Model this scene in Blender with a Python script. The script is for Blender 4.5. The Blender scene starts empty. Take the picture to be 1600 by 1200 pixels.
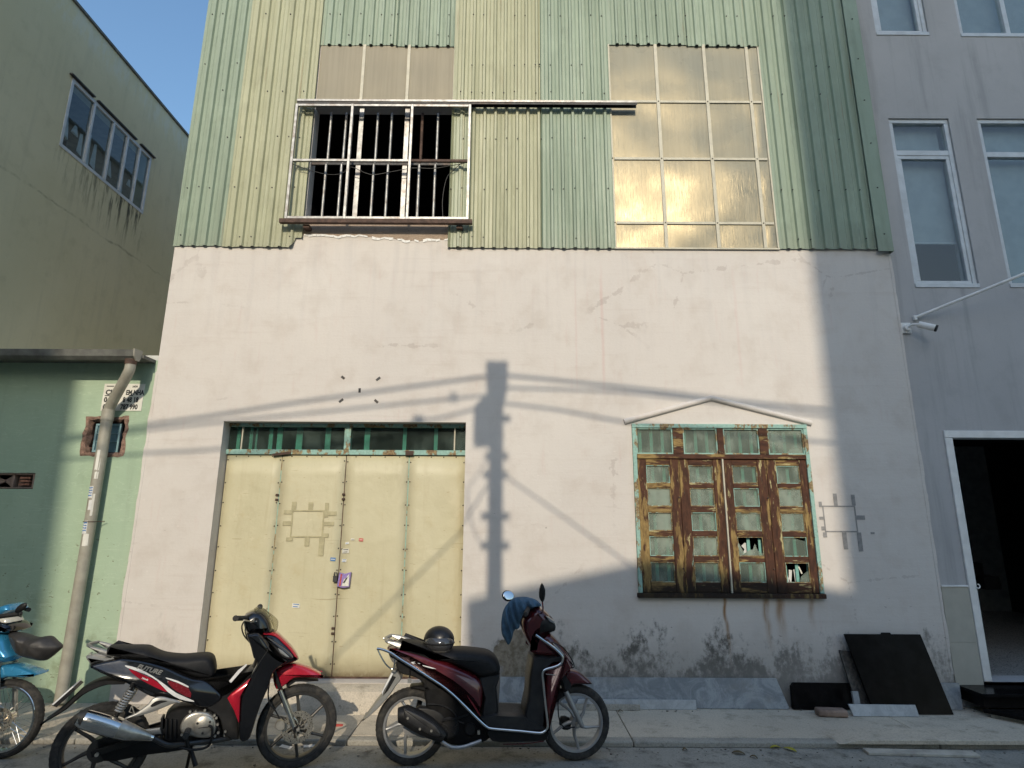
import bpy, math, random
from mathutils import Vector, Matrix, noise as mnoise
random.seed(7)
R = math.radians
sc = bpy.context.scene
COL = sc.collection

# ------------------------------------------------------------------ camera, sky, sun, exposure
cam = bpy.data.objects.new('camera', bpy.data.cameras.new('camera'))
COL.objects.link(cam)
cam.data.sensor_width = 36.0
cam.data.lens = 36.0 * 920 / 1600
cam.data.clip_start = 0.05
cam.data.clip_end = 2000
cam.matrix_world = Matrix.Translation((0, -6.35, 1.78)) @ Matrix.Rotation(R(103), 4, 'X') @ Matrix.Rotation(R(0.3), 4, 'Z')
sc.camera = cam

SUN_EL, SUN_AZ = R(26.5), R(1.0)          # low sun behind the camera, light travels towards +y
w = bpy.data.worlds.new('World'); sc.world = w; w.use_nodes = True
wn = w.node_tree
sky = wn.nodes.new('ShaderNodeTexSky'); sky.sky_type = 'NISHITA'; sky.sun_disc = False
sky.sun_elevation = SUN_EL; sky.sun_rotation = math.pi + SUN_AZ
sky.air_density = 1.8; sky.dust_density = 2.2; sky.ozone_density = 6.0
bg = wn.nodes['Background']; bg.inputs['Strength'].default_value = 0.15
wn.links.new(sky.outputs[0], bg.inputs[0])
sun = bpy.data.lights.new('sun', 'SUN'); sun.energy = 2.0; sun.angle = R(0.53); sun.color = (1.0, 0.885, 0.71)
so = bpy.data.objects.new('sun', sun); COL.objects.link(so)
TRAVEL = Vector((math.cos(SUN_EL)*math.sin(SUN_AZ), math.cos(SUN_EL)*math.cos(SUN_AZ), -math.sin(SUN_EL)))
so.rotation_euler = TRAVEL.to_track_quat('-Z', 'Y').to_euler()
so.location = (0, -30, 20)
vs = sc.view_settings
vs.view_transform = 'Standard'; vs.look = 'None'; vs.exposure = 0.50; vs.gamma = 1.0; vs.use_curve_mapping = False
sc.render.engine = 'CYCLES'
sc.cycles.use_denoising = True
sc.cycles.max_bounces = 8; sc.cycles.transparent_max_bounces = 12
sc.cycles.sample_clamp_indirect = 6.0

# ------------------------------------------------------------------ helpers
WORLD = set()                              # things whose parts are given in world coordinates

def props(o, label=None, cat=None, group=None, kind=None):
    if label: o['label'] = label
    if cat: o['category'] = cat
    if group: o['group'] = group
    if kind: o['kind'] = kind
    return o

def thing(name, label, cat, loc=(0, 0, 0), rz=0.0, group=None, world=False):
    o = bpy.data.objects.new(name, None); COL.objects.link(o)
    o.empty_display_size = .2
    o.location = loc; o.rotation_euler = (0, 0, rz)
    if world: WORLD.add(o.name)
    return props(o, label, cat, group)

def link(name, me, parent=None, loc=None):
    o = bpy.data.objects.new(name, me); COL.objects.link(o)
    if parent is not None:
        o.parent = parent
        if parent.name in WORLD: o.location = -Vector(parent.location)
    if loc is not None: o.location = Vector(o.location) + Vector(loc)
    return o

def spl(pts, k=3, closed=True):
    n = len(pts); out = []
    rng = range(n) if closed else range(n-1)
    for i in rng:
        if closed: p = [pts[(i+j-1) % n] for j in range(4)]
        else: p = [pts[max(0, min(n-1, i+j-1))] for j in range(4)]
        for s in range(k):
            t = s/k; q = []
            for d in range(len(p[0])):
                a, b, c, e = (p[j][d] for j in range(4))
                q.append(.5*(2*b+(c-a)*t+(2*a-5*b+4*c-e)*t*t+(-a+3*b-3*c+e)*t**3))
            out.append(tuple(q))
    if not closed: out.append(tuple(pts[-1]))
    return out

class MB:
    def __init__(s): s.v = []; s.f = []; s.mi = []; s.cur = 0
    def face(s, idx): s.f.append(tuple(idx)); s.mi.append(s.cur)
    def add(s, vs, fs):
        b = len(s.v); s.v.extend([tuple(x) for x in vs])
        for f in fs: s.face([b+i for i in f])
        return s
    def box(s, x0, x1, y0, y1, z0, z1, M=None):
        vs = [Vector((x, y, z)) for z in (z0, z1) for y in (y0, y1) for x in (x0, x1)]
        if M is not None: vs = [M @ v for v in vs]
        return s.add(vs, [(0, 2, 3, 1), (4, 5, 7, 6), (0, 1, 5, 4), (2, 6, 7, 3), (0, 4, 6, 2), (1, 3, 7, 5)])
    def tube(s, pts, r, n=8, closed=False, caps=True):
        P = [Vector(p) for p in pts]; m = len(P); rr = r if isinstance(r, (list, tuple)) else [r]*m
        T = []
        for i in range(m):
            a = P[(i-1) % m] if (closed or i > 0) else P[i]
            b = P[(i+1) % m] if (closed or i < m-1) else P[i]
            T.append((b-a).normalized())
        up = Vector((0, 0, 1)) if abs(T[0].z) < .9 else Vector((0, 1, 0))
        N = (up - T[0]*up.dot(T[0])).normalized(); vs = []
        for i in range(m):
            N = (N - T[i]*N.dot(T[i])).normalized(); B = T[i].cross(N)
            for k in range(n):
                a = 2*math.pi*k/n
                vs.append(P[i] + (N*math.cos(a)+B*math.sin(a))*rr[i])
        fs = []
        for i in range(m if closed else m-1):
            j = (i+1) % m
            for k in range(n):
                l = (k+1) % n
                fs.append((i*n+k, i*n+l, j*n+l, j*n+k))
        if caps and not closed:
            fs.append(tuple(range(n-1, -1, -1))); fs.append(tuple((m-1)*n+k for k in range(n)))
        return s.add(vs, fs)
    def cyl(s, p0, p1, r0, r1=None, n=16): return s.tube([p0, p1], [r0, r0 if r1 is None else r1], n)
    def prism(s, poly, a, b, taper=None):
        """poly in (x, z) swept along y from a to b; taper = (dx, dz, scale) for the b end"""
        n = len(poly); cx = sum(p[0] for p in poly)/n; cz = sum(p[1] for p in poly)/n
        A = [(x, a, z) for x, z in poly]
        if taper: Bv = [(cx+(x-cx)*taper[2]+taper[0], b, cz+(z-cz)*taper[2]+taper[1]) for x, z in poly]
        else: Bv = [(x, b, z) for x, z in poly]
        area = sum(poly[i][0]*poly[(i+1) % n][1]-poly[(i+1) % n][0]*poly[i][1] for i in range(n))
        flip = (area > 0) != (a < b)
        fs = [tuple(range(n)), tuple(range(2*n-1, n-1, -1))]
        fs += [(i, n+i, n+(i+1) % n, (i+1) % n) for i in range(n)]
        if flip: fs = [f[::-1] for f in fs]
        return s.add(A+Bv, fs)
    def pillow(s, poly, a, b, ins, k=3):
        """like prism but with rounded flanks: rings shrink towards both ends (ins metres)"""
        n = len(poly)
        nor = []
        area = sum(poly[i][0]*poly[(i+1) % n][1]-poly[(i+1) % n][0]*poly[i][1] for i in range(n))
        sg = 1 if area > 0 else -1
        for i in range(n):
            x0, z0 = poly[i-1]; x1, z1 = poly[(i+1) % n]
            d = math.hypot(x1-x0, z1-z0) or 1
            nor.append((-(z1-z0)/d*sg, (x1-x0)/d*sg))
        rings = []
        h = (b-a)
        st = [(0, 1)] + [((1-math.cos(math.pi/2*j/k))*.35, 1-math.sin(math.pi/2*j/k)) for j in range(1, k+1)]
        seq = [(a+h*t, q) for t, q in st] + [(b-h*t, q) for t, q in st[::-1]]
        vs = []
        for y, q in seq:
            for i in range(n):
                vs.append((poly[i][0]+nor[i][0]*ins*q, y, poly[i][1]+nor[i][1]*ins*q))
        fs = [tuple(range(n))]
        m = len(seq)
        for j in range(m-1):
            fs += [(j*n+i, (j+1)*n+i, (j+1)*n+(i+1) % n, j*n+(i+1) % n) for i in range(n)]
        fs.append(tuple((m-1)*n+i for i in range(n-1, -1, -1)))
        if (area > 0) != (a < b): fs = [f[::-1] for f in fs]
        return s.add(vs, fs)
    def lathe(s, prof, c=(0, 0, 0), n=32, axis='y', closed=True):
        """prof = [(radius, offset along axis)]"""
        vs = []; m = len(prof); c = Vector(c)
        for r, h in prof:
            for k in range(n):
                a = 2*math.pi*k/n; p = (r*math.cos(a), r*math.sin(a))
                vs.append(c + Vector({'y': (p[0], h, p[1]), 'z': (p[0], p[1], h), 'x': (h, p[0], p[1])}[axis]))
        fs = []
        for i in range(m if closed else m-1):
            j = (i+1) % m
            for k in range(n):
                l = (k+1) % n
                fs.append((i*n+k, j*n+k, j*n+l, i*n+l))
        return s.add(vs, fs)
    def ell(s, c, rad, nu=16, nv=10, M=None, v0=-90, v1=90):
        vs = []; c = Vector(c)
        for j in range(nv+1):
            t = R(v0+(v1-v0)*j/nv)
            for i in range(nu):
                a = 2*math.pi*i/nu
                p = Vector((rad[0]*math.cos(t)*math.cos(a), rad[1]*math.cos(t)*math.sin(a), rad[2]*math.sin(t)))
                vs.append(c + (M @ p if M is not None else p))
        fs = [(j*nu+i, j*nu+(i+1) % nu, (j+1)*nu+(i+1) % nu, (j+1)*nu+i) for j in range(nv) for i in range(nu)]
        return s.add(vs, fs)
    def mesh(s, name, mat, smooth=True, angle=35, rec=True):
        me = bpy.data.meshes.new(name)
        me.from_pydata(s.v, [], s.f)
        for m in (mat if isinstance(mat, (list, tuple)) else [mat]): me.materials.append(m)
        if any(s.mi): me.polygons.foreach_set('material_index', s.mi)
        me.validate(); me.update()
        if rec:
            import bmesh
            bm = bmesh.new(); bm.from_mesh(me)
            bmesh.ops.remove_doubles(bm, verts=bm.verts, dist=1e-5)
            bmesh.ops.recalc_face_normals(bm, faces=bm.faces)
            bm.to_mesh(me); bm.free()
        if smooth:
            me.polygons.foreach_set('use_smooth', [True]*len(me.polygons))
            me.set_sharp_from_angle(angle=R(angle))
        return me
    def build(s, name, mat, parent=None, bevel=0, seg=2, smooth=True, angle=35, rec=True):
        o = link(name, s.mesh(name, mat, smooth, angle, rec), parent)
        if bevel:
            b = o.modifiers.new('bevel', 'BEVEL'); b.width = bevel; b.segments = seg
            b.limit_method = 'ANGLE'; b.angle_limit = R(40); b.harden_normals = False
        return o

def bx(name, mat, parent, x0, x1, y0, y1, z0, z1, bevel=0.0, seg=1, M=None):
    return MB().box(x0, x1, y0, y1, z0, z1, M).build(name, mat, parent, bevel, seg, smooth=bool(bevel))

def text(name, body, size, mat, parent, M, extrude=0.001, shear=0.0, sx=1.0):
    cu = bpy.data.curves.new(name, 'FONT'); cu.body = body; cu.size = size; cu.extrude = extrude; cu.shear = shear
    cu.resolution_u = 2; cu.offset = size*.045
    t = bpy.data.objects.new(name, cu); COL.objects.link(t)
    dg = bpy.context.evaluated_depsgraph_get()
    me = bpy.data.meshes.new_from_object(t.evaluated_get(dg)); me.name = name
    bpy.data.objects.remove(t); bpy.data.curves.remove(cu)
    me.transform(M @ Matrix.Diagonal((sx, 1, 1, 1)))
    me.materials.clear(); me.materials.append(mat)
    return link(name, me, parent)

def facing(x, y, z):                       # text plane facing the street (-y)
    return Matrix.Translation((x, y, z)) @ Matrix.Rotation(R(90), 4, 'X')

# ------------------------------------------------------------------ materials
class NB:
    """small node-graph builder"""
    def __init__(s, name):
        s.m = bpy.data.materials.new(name); s.m.use_nodes = True
        s.t = s.m.node_tree; s.p = s.t.nodes['Principled BSDF']; s.out = s.t.nodes['Material Output']
        g = s.t.nodes.new('ShaderNodeNewGeometry'); s.pos = g.outputs['Position']; s.geo = g
        tc = s.t.nodes.new('ShaderNodeTexCoord'); s.obj = tc.outputs['Object']
    def n(s, typ, **kw):
        nd = s.t.nodes.new(typ)
        for k, v in kw.items(): setattr(nd, k, v)
        return nd
    def set(s, sock, v):
        if isinstance(v, bpy.types.NodeSocket): s.t.links.new(v, sock)
        elif isinstance(v, (tuple, list)) and len(v) == 3 and sock.type == 'RGBA': sock.default_value = (*v, 1)
        else: sock.default_value = v
    def math(s, op, a, b=0.0, c=None, clamp=False):
        nd = s.n('ShaderNodeMath', operation=op, use_clamp=clamp)
        s.set(nd.inputs[0], a); s.set(nd.inputs[1], b)
        if c is not None: s.set(nd.inputs[2], c)
        return nd.outputs[0]
    def scale(s, vec, xyz, off=(0, 0, 0)):
        nd = s.n('ShaderNodeMapping'); s.set(nd.inputs['Vector'], vec)
        nd.inputs['Scale'].default_value = xyz; nd.inputs['Location'].default_value = off
        return nd.outputs[0]
    def noise(s, scale=5, detail=4, rough=.55, vec=None, stretch=(1, 1, 1), off=(0, 0, 0), dist=0.0):
        nd = s.n('ShaderNodeTexNoise')
        s.set(nd.inputs['Vector'], s.scale(s.pos if vec is None else vec, stretch, off))
        nd.inputs['Scale'].default_value = scale; nd.inputs['Detail'].default_value = detail
        nd.inputs['Roughness'].default_value = rough; nd.inputs['Distortion'].default_value = dist
        return nd.outputs[0]
    def ramp(s, v, a, b, lo=0.0, hi=1.0):   # smooth remap of a..b to lo..hi
        nd = s.n('ShaderNodeMapRange', interpolation_type='SMOOTHSTEP')
        s.set(nd.inputs[0], v)
        for i, x in enumerate((a, b, lo, hi)): s.set(nd.inputs[i+1], x)
        return nd.outputs[0]
    def mix(s, f, a, b):
        nd = s.n('ShaderNodeMix', data_type='RGBA'); s.set(nd.inputs[0], f); s.set(nd.inputs[6], a); s.set(nd.inputs[7], b)
        return nd.outputs[2]
    def mul(s, *a):
        r = a[0]
        for x in a[1:]: r = s.math('MULTIPLY', r, x)
        return r
    def xyz(s, vec=None):
        nd = s.n('ShaderNodeSeparateXYZ'); s.set(nd.inputs[0], s.pos if vec is None else vec); return nd.outputs
    def bump(s, h, strength=.3, dist=.01):
        nd = s.n('ShaderNodeBump'); nd.inputs['Strength'].default_value = strength
        nd.inputs['Distance'].default_value = dist; s.set(nd.inputs['Height'], h)
        s.t.links.new(nd.outputs[0], s.p.inputs['Normal']); return s
    def fin(s, col, rough=.6, metal=0.0, spec=.5, coat=0.0):
        s.set(s.p.inputs['Base Color'], col); s.set(s.p.inputs['Roughness'], rough)
        s.set(s.p.inputs['Metallic'], metal); s.set(s.p.inputs['Specular IOR Level'], spec)
        if coat: s.p.inputs['Coat Weight'].default_value = coat; s.p.inputs['Coat Roughness'].default_value = .06
        return s.m

def simple(name, col, rough=.6, metal=0.0, var=.15, scale=8, bump=.0, spec=.5, coat=0.0, dirt=0.0, dirtcol=(.12, .1, .08)):
    b = NB(name)
    n1 = b.noise(scale, 4, vec=b.obj); n2 = b.noise(scale*7, 3, vec=b.obj, off=(3, 1, 2))
    c = b.mix(b.ramp(n1, .3, .7), tuple(x*(1-var) for x in col), tuple(min(1, x*(1+var)) for x in col))
    if dirt: c = b.mix(b.mul(b.ramp(b.noise(scale*.6, 6, .65, vec=b.obj, off=(7, 5, 1)), .45, .75), dirt), c, dirtcol)
    if bump: b.bump(b.math('ADD', n1, n2), bump, .004)
    rg = b.ramp(n2, .25, .75, max(.02, rough-.07), min(1, rough+.07))
    return b.fin(c, rg, metal, spec, coat)

def pink_plaster():
    b = NB('pink_plaster'); x, y, z = b.xyz()
    big = b.noise(.55, 5, .6); mid = b.noise(3.2, 5, .6, off=(4, 0, 9)); fine = b.noise(38, 4, .6)
    c = b.mix(b.ramp(big, .3, .7), (.650, .602, .550), (.605, .562, .518))
    c = b.mix(b.mul(b.ramp(mid, .46, .70), .5), c, (.53, .47, .415))
    c = b.mix(b.mul(b.ramp(fine, .5, .8), .16), c, (.45, .38, .33))
    # trowel bands and horizontal scuffs
    tro = b.noise(2.2, 4, .7, stretch=(.35, 1, 5)); c = b.mix(b.mul(b.ramp(tro, .54, .72), .28), c, (.50, .43, .38))
    # run-off streaks below the cladding
    st = b.noise(7, 3, .6, stretch=(1.3, 1, .10)); top = b.ramp(z, 2.9, 4.85)
    c = b.mix(b.mul(b.ramp(st, .47, .70), top, .15), c, (.38, .36, .36))
    st2 = b.noise(16, 4, .6, stretch=(1.2, 1, .12), off=(2, 0, 0))
    c = b.mix(b.mul(b.ramp(st2, .56, .74), .13), c, (.55, .33, .30))
    # faint pink runs in the middle of the wall
    for px, wd, am in ((1.02, .012, .22), (.72, .008, .14), (2.55, .012, .12)):
        g = b.ramp(b.math('ABSOLUTE', b.math('SUBTRACT', b.math('ADD', x, b.mul(mid, .03)), px+.015)), wd*2.2, 0)
        c = b.mix(b.mul(g, b.ramp(z, 3.0, 3.5), b.ramp(z, 4.8, 4.2), am), c, (.55, .25, .22))
    # small horizontal chips
    ch = b.noise(9, 2, .5, stretch=(1, 1, 4.2), off=(0, 0, 3)); lo = b.ramp(z, 2.5, 1.6)
    chm = b.mul(b.ramp(ch, .735, .765), lo)
    c = b.mix(b.mul(chm, .8), c, (.25, .21, .18))
    ch2 = b.noise(13, 2, .5, stretch=(1, 1, 3), off=(5, 0, 1)); c = b.mix(b.mul(b.ramp(ch2, .72, .76), b.ramp(z, 3.4, 2.0), .55), c, (.78, .72, .66))
    vo = b.n('ShaderNodeTexVoronoi', feature='DISTANCE_TO_EDGE'); b.set(vo.inputs['Vector'], b.scale(b.pos, (.55, 1, .8))); vo.inputs['Scale'].default_value = .9
    crk = b.mul(b.ramp(b.math('ADD', vo.outputs['Distance'], b.mul(b.math('SUBTRACT', b.noise(6, 5, .7), .5), .10)), .004, .001), b.ramp(big, .50, .60)); c = b.mix(b.mul(crk, .30), c, (.30, .24, .21))
    pt = b.noise(.9, 2, .4, stretch=(.8, 1, 1.2), off=(6, 0, 3)); c = b.mix(b.mul(b.ramp(pt, .545, .56), .10), c, (.72, .70, .66))
    scf = b.noise(5, 5, .75, stretch=(.5, 1, 3.2), off=(2, 0, 7)); c = b.mix(b.mul(b.ramp(scf, .60, .70), b.ramp(z, 3.6, 2.2, 0, 1), .30), c, (.46, .40, .355))
    # splash-back grime and mould along the base
    mo = b.noise(1.9, 8, .70, stretch=(1.3, 1, .9), off=(1.7, 0, 0)); mo2 = b.noise(9, 7, .74, stretch=(1.2, 1, .8))
    hgt = b.math('ADD', b.math('MULTIPLY', b.math('SUBTRACT', mo, .5), 1.9), b.math('MULTIPLY', b.math('SUBTRACT', mo2, .5), 1.0))
    lim = b.math('ADD', .56, hgt)
    right = b.ramp(x, -.55, .1, .16, 1.0); right = b.mul(right, b.ramp(x, 3.0, 2.2, .72, 1.0))
    mould = b.mul(b.ramp(b.math('SUBTRACT', lim, z), -.06, .26), right)
    c = b.mix(b.mul(mould, b.math('MAXIMUM', b.ramp(mo2, .30, .56, .30, .96), b.ramp(b.math('ADD', z, b.mul(mo2, .5)), .62, .45, 0, .9))), c, (.060, .058, .050))
    damp = b.mul(b.ramp(b.math('ADD', z, b.mul(mo, .6)), 1.15, .48), right)
    c = b.mix(b.mul(damp, .60), c, (.27, .255, .23))
    # rust runs from the timber window sill
    wob = b.noise(3, 2, .5, stretch=(.2, 1, 1)); xw = b.math('ADD', x, b.mul(b.math('SUBTRACT', wob, .5), .10))
    brk = b.noise(20, 4, .6, stretch=(1, 1, .15), off=(0, 0, 6))
    for px, wd, zl, am in ((2.19, .030, .28, 1.0), (2.60, .05, .40, .9), (2.74, .07, .48, .8), (3.06, .05, .65, .6)):
        g = b.ramp(b.math('ABSOLUTE', b.math('SUBTRACT', xw, px)), wd, 0)
        c = b.mix(b.mul(g, b.ramp(z, zl, 1.0), b.ramp(z, 1.02, 1.0), b.ramp(brk, .3, .6, .35, 1), am), c, (.27, .13, .03))
    # render fallen off beside the scooter
    ed = b.noise(4.5, 6, .7, off=(8, 0, 2)); e1 = b.math('ADD', b.math('ABSOLUTE', b.math('DIVIDE', b.math('SUBTRACT', x, .06), .30)),
                b.math('ABSOLUTE', b.math('DIVIDE', b.math('SUBTRACT', z, .44), .34)))
    peel = b.ramp(b.math('ADD', e1, b.math('MULTIPLY', b.math('SUBTRACT', ed, .5), 2.2)), 1.0, .9)
    pc = b.mix(b.ramp(b.noise(14, 5, .7), .35, .65), (.17, .14, .10), (.32, .28, .22))
    c = b.mix(peel, c, pc)
    h = b.math('ADD', b.mul(fine, .35), b.mul(mid, .9)); h = b.math('ADD', h, b.mul(tro, .5))
    h = b.math('SUBTRACT', h, b.mul(peel, 1.2)); h = b.math('SUBTRACT', h, b.mul(chm, .4))
    b.bump(h, .35, .012)
    return b.fin(c, .88, spec=.25)

def painted_wall(name, c0, c1, streak=(.3, .3, .28), amt=.3, bump=.25, blot=.4):
    b = NB(name); x, y, z = b.xyz()
    big = b.noise(.7, 5, .6); mid = b.noise(4, 5, .62, off=(2, 6, 1)); fine = b.noise(45, 3, .6)
    c = b.mix(b.ramp(big, .3, .7), c0, c1)
    c = b.mix(b.mul(b.ramp(mid, .5, .75), blot), c, tuple(v*.80 for v in c0))
    st = b.noise(6, 4, .6, stretch=(1.2, 1.2, .09)); c = b.mix(b.mul(b.ramp(st, .5, .75), amt), c, streak)
    c = b.mix(b.mul(b.ramp(fine, .55, .8), .14), c, tuple(v*.6 for v in c0))
    b.bump(b.math('ADD', b.mul(mid, .8), b.mul(fine, .4)), bump, .01)
    return b, c

def green_plaster():
    b, c = painted_wall('green_plaster', (.35, .46, .325), (.39, .49, .355), (.24, .29, .21), .25)
    x, y, z = b.xyz()
    sp = b.noise(20, 2, .5, stretch=(1, 1, 1.6)); c = b.mix(b.mul(b.ramp(sp, .70, .74), b.ramp(z, 2.4, 1.0), .75), c, (.16, .14, .09))
    gr = b.noise(2.4, 6, .68, off=(3, 0, 1)); c = b.mix(b.mul(b.ramp(gr, .48, .7), b.ramp(z, 1.5, .2), .65), c, (.17, .19, .11))
    ln = b.noise(3, 3, .5, stretch=(.5, 1, 3), dist=2.0, off=(0, 0, 4)); c = b.mix(b.mul(b.ramp(b.math('ABSOLUTE', b.math('SUBTRACT', ln, .5)), .012, .004), .35), c, (.5, .6, .45))
    return b.fin(c, .85, spec=.25)

def yellow_plaster():
    b, c = painted_wall('yellow_plaster', (.58, .53, .34), (.63, .575, .385), (.36, .34, .24), .22, .3)
    x, y, z = b.xyz()
    # soot runs under the window and a crack band
    run = b.noise(9, 5, .65, stretch=(1, 1.6, .16)); lowm = b.mul(b.ramp(z, 5.95, 6.78), b.ramp(z, 6.84, 6.80), b.ramp(y, 1.0, 2.4, .3, 1), b.ramp(y, 2.86, 2.76), b.ramp(y, .80, .86))
    c = b.mix(b.mul(b.ramp(run, .46, .60), lowm, 1.0), c, (.045, .045, .035))
    wv = b.noise(1.6, 5, .65); d = b.math('ABSOLUTE', b.math('SUBTRACT', b.math('ADD', z, b.mul(wv, .22)), 6.12))
    c = b.mix(b.mul(b.ramp(d, .030, .004), b.ramp(b.noise(2.3, 4, .7, off=(1, 1, 1)), .42, .62), .5), c, (.17, .16, .11))
    rf = b.noise(5, 5, .7, stretch=(1, 1.4, .5), off=(2, 2, 0)); c = b.mix(b.mul(b.ramp(b.math('ADD', z, b.mul(rf, .7)), 8.85, 9.15), b.ramp(rf, .4, .6), .5), c, (.60, .60, .52))
    return b.fin(c, .88, spec=.25)

def grey_plaster():
    b, c = painted_wall('grey_plaster', (.40, .392, .388), (.45, .44, .435), (.28, .278, .275), .55, .2, .35)
    return b.fin(c, .85, spec=.25)

def sheet_mat(name, c0, c1):
    b = NB(name); x, y, z = b.xyz()
    big = b.noise(.9, 4, .6); st = b.noise(9, 4, .6, stretch=(1, 1, .07)); fine = b.noise(60, 3, .6)
    c = b.mix(b.ramp(big, .3, .7), c0, c1)
    c = b.mix(b.mul(b.ramp(st, .48, .72), .45), c, tuple(v*.72 for v in c0))
    c = b.mix(b.mul(b.ramp(b.noise(22, 4, .65, stretch=(1, 1, .25), off=(3, 0, 0)), .66, .74), .5), c, tuple(min(1, v*1.25) for v in c1))
    oi = b.n('ShaderNodeObjectInfo').outputs['Random']
    c = b.mix(b.mul(oi, .22), c, tuple(v*.70 for v in c0)); fd = b.noise(1.7, 5, .65, stretch=(1, 1, .6), off=(9, 0, 4)); c = b.mix(b.mul(b.ramp(fd, .50, .72), .40), c, tuple(min(1, v*1.22+.02) for v in c1))
    rr_ = b.noise(18, 3, .6, stretch=(1.3, 1, .045), off=(4, 0, 0)); c = b.mix(b.mul(b.ramp(rr_, .64, .74), b.ramp(fd, .58, .44), .55), c, (.23, .15, .08))
    drt = b.noise(4, 6, .7, stretch=(1.2, 1, .5), off=(0, 0, 8)); c = b.mix(b.mul(b.ramp(drt, .52, .72), .32), c, tuple(v*.55 for v in c0))
    rs = b.noise(26, 3, .6, off=(1, 0, 5)); c = b.mix(b.mul(b.ramp(rs, .74, .80), .6), c, (.16, .08, .04))
    grime = b.ramp(b.math('ADD', z, b.mul(big, .5)), 5.45, 4.95); c = b.mix(b.mul(grime, .22), c, (.28, .26, .2))
    b.bump(b.math('ADD', b.mul(drt, 2.2), b.mul(fine, .15)), .22, .02)
    return b.fin(c, b.ramp(st, .3, .7, .42, .6), spec=.4)

def peeling_timber(name='peeling_timber', hor=False):
    b = NB(name); x, y, z = b.xyz()
    sw = (lambda p: (p[2], p[1], p[0])) if hor else (lambda p: p)
    va = b.noise(7, 6, .66, stretch=sw((2.6, 1, .5))); vb = b.noise(5, 6, .68, stretch=sw((2.2, 1, .38)), off=(5, 0, 2)); vc = b.noise(26, 5, .65, stretch=sw((1.4, 1, .4)))
    c = b.mix(b.ramp(vc, .35, .68), (.095, .040, .022), (.048, .021, .013))
    oc = b.ramp(b.math('ADD', vb, b.ramp(x, 1.9, 1.3, 0, .10)), .52, .58)
    c = b.mix(oc, c, b.mix(b.ramp(vc, .35, .7), (.33, .225, .085), (.17, .105, .04)))
    cr = b.ramp(va, .60, .64); c = b.mix(b.mul(cr, .9), c, (.50, .43, .22))
    tq = b.ramp(b.noise(9, 5, .7, stretch=sw((2.4, 1, .5)), off=(1, 3, 4)), .66, .69); c = b.mix(b.mul(tq, .6), c, (.25, .42, .34))
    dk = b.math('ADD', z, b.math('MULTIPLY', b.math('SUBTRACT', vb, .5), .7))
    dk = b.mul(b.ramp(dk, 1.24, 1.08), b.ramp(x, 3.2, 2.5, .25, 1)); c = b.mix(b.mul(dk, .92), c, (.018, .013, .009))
    b.bump(b.math('ADD', b.mul(cr, .6), b.math('ADD', b.mul(oc, .4), b.mul(vc, .8))), .6, .006)
    return b.fin(c, .78, spec=.3)

def teal_peel(name='teal_paint', base=(.25, .40, .345), brown=.47):
    b = NB(name)
    va = b.noise(9, 6, .68, stretch=(1.2, 1, .7)); vc = b.noise(40, 4, .6)
    c = b.mix(b.ramp(vc, .3, .7), base, tuple(v*1.25 for v in base))
    c = b.mix(b.mul(b.ramp(va, 1-brown-.03, 1-brown+.03), .9), c, b.mix(b.ramp(vc, .4, .6), (.17, .08, .03), (.32, .22, .09)))
    b.bump(va, .5, .006)
    return b.fin(c, .7, spec=.3)

def cloudy_glass(name, tint, see=.35, rough=.22):
    b = NB(name); x, y, z = b.xyz()
    oi = b.n('ShaderNodeObjectInfo').outputs['Random']
    cl = b.math('ADD', b.noise(3.5, 3, .55, stretch=(1.3, 1, 1)), b.mul(b.math('SUBTRACT', oi, .5), .28)); c = b.mix(b.ramp(cl, .35, .7), tint, tuple(min(1, v*1.5) for v in tint))
    b.fin(c, rough, spec=.6)
    tr = b.n('ShaderNodeBsdfTransparent'); tr.inputs[0].default_value = (.8, .95, .9, 1)
    mx = b.n('ShaderNodeMixShader'); b.set(mx.inputs[0], b.ramp(cl, .3, .75, see+.12, see-.15))
    b.t.links.new(b.p.outputs[0], mx.inputs[1]); b.t.links.new(tr.outputs[0], mx.inputs[2]); b.t.links.new(mx.outputs[0], b.out.inputs[0])
    return b.m

def clear_glass(name, tint=(.94, .985, 1.0), see=.95, body=(.03, .05, .055), ior=1.75):
    b = NB(name)
    tr = b.n('ShaderNodeBsdfTransparent'); tr.inputs[0].default_value = (*tint, 1)
    df = b.n('ShaderNodeBsdfDiffuse'); df.inputs[0].default_value = (*body, 1)
    m0 = b.n('ShaderNodeMixShader'); m0.inputs[0].default_value = see
    b.t.links.new(df.outputs[0], m0.inputs[1]); b.t.links.new(tr.outputs[0], m0.inputs[2])
    gl = b.n('ShaderNodeBsdfGlossy'); gl.inputs['Roughness'].default_value = .03
    fr = b.n('ShaderNodeFresnel'); fr.inputs['IOR'].default_value = ior
    front = b.math('MULTIPLY', fr.outputs[0], b.math('SUBTRACT', 1.0, b.geo.outputs['Backfacing']))
    wv = b.noise(1.3, 2, .5, off=(2, 5, 1)); bp = b.n('ShaderNodeBump'); bp.inputs['Strength'].default_value = .12; bp.inputs['Distance'].default_value = .03; b.set(bp.inputs['Height'], wv); b.t.links.new(bp.outputs[0], gl.inputs['Normal'])
    mx = b.n('ShaderNodeMixShader'); b.t.links.new(front, mx.inputs[0])
    b.t.links.new(m0.outputs[0], mx.inputs[1]); b.t.links.new(gl.outputs[0], mx.inputs[2]); b.t.links.new(mx.outputs[0], b.out.inputs[0])
    b.t.nodes.remove(b.p); return b.m

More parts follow.
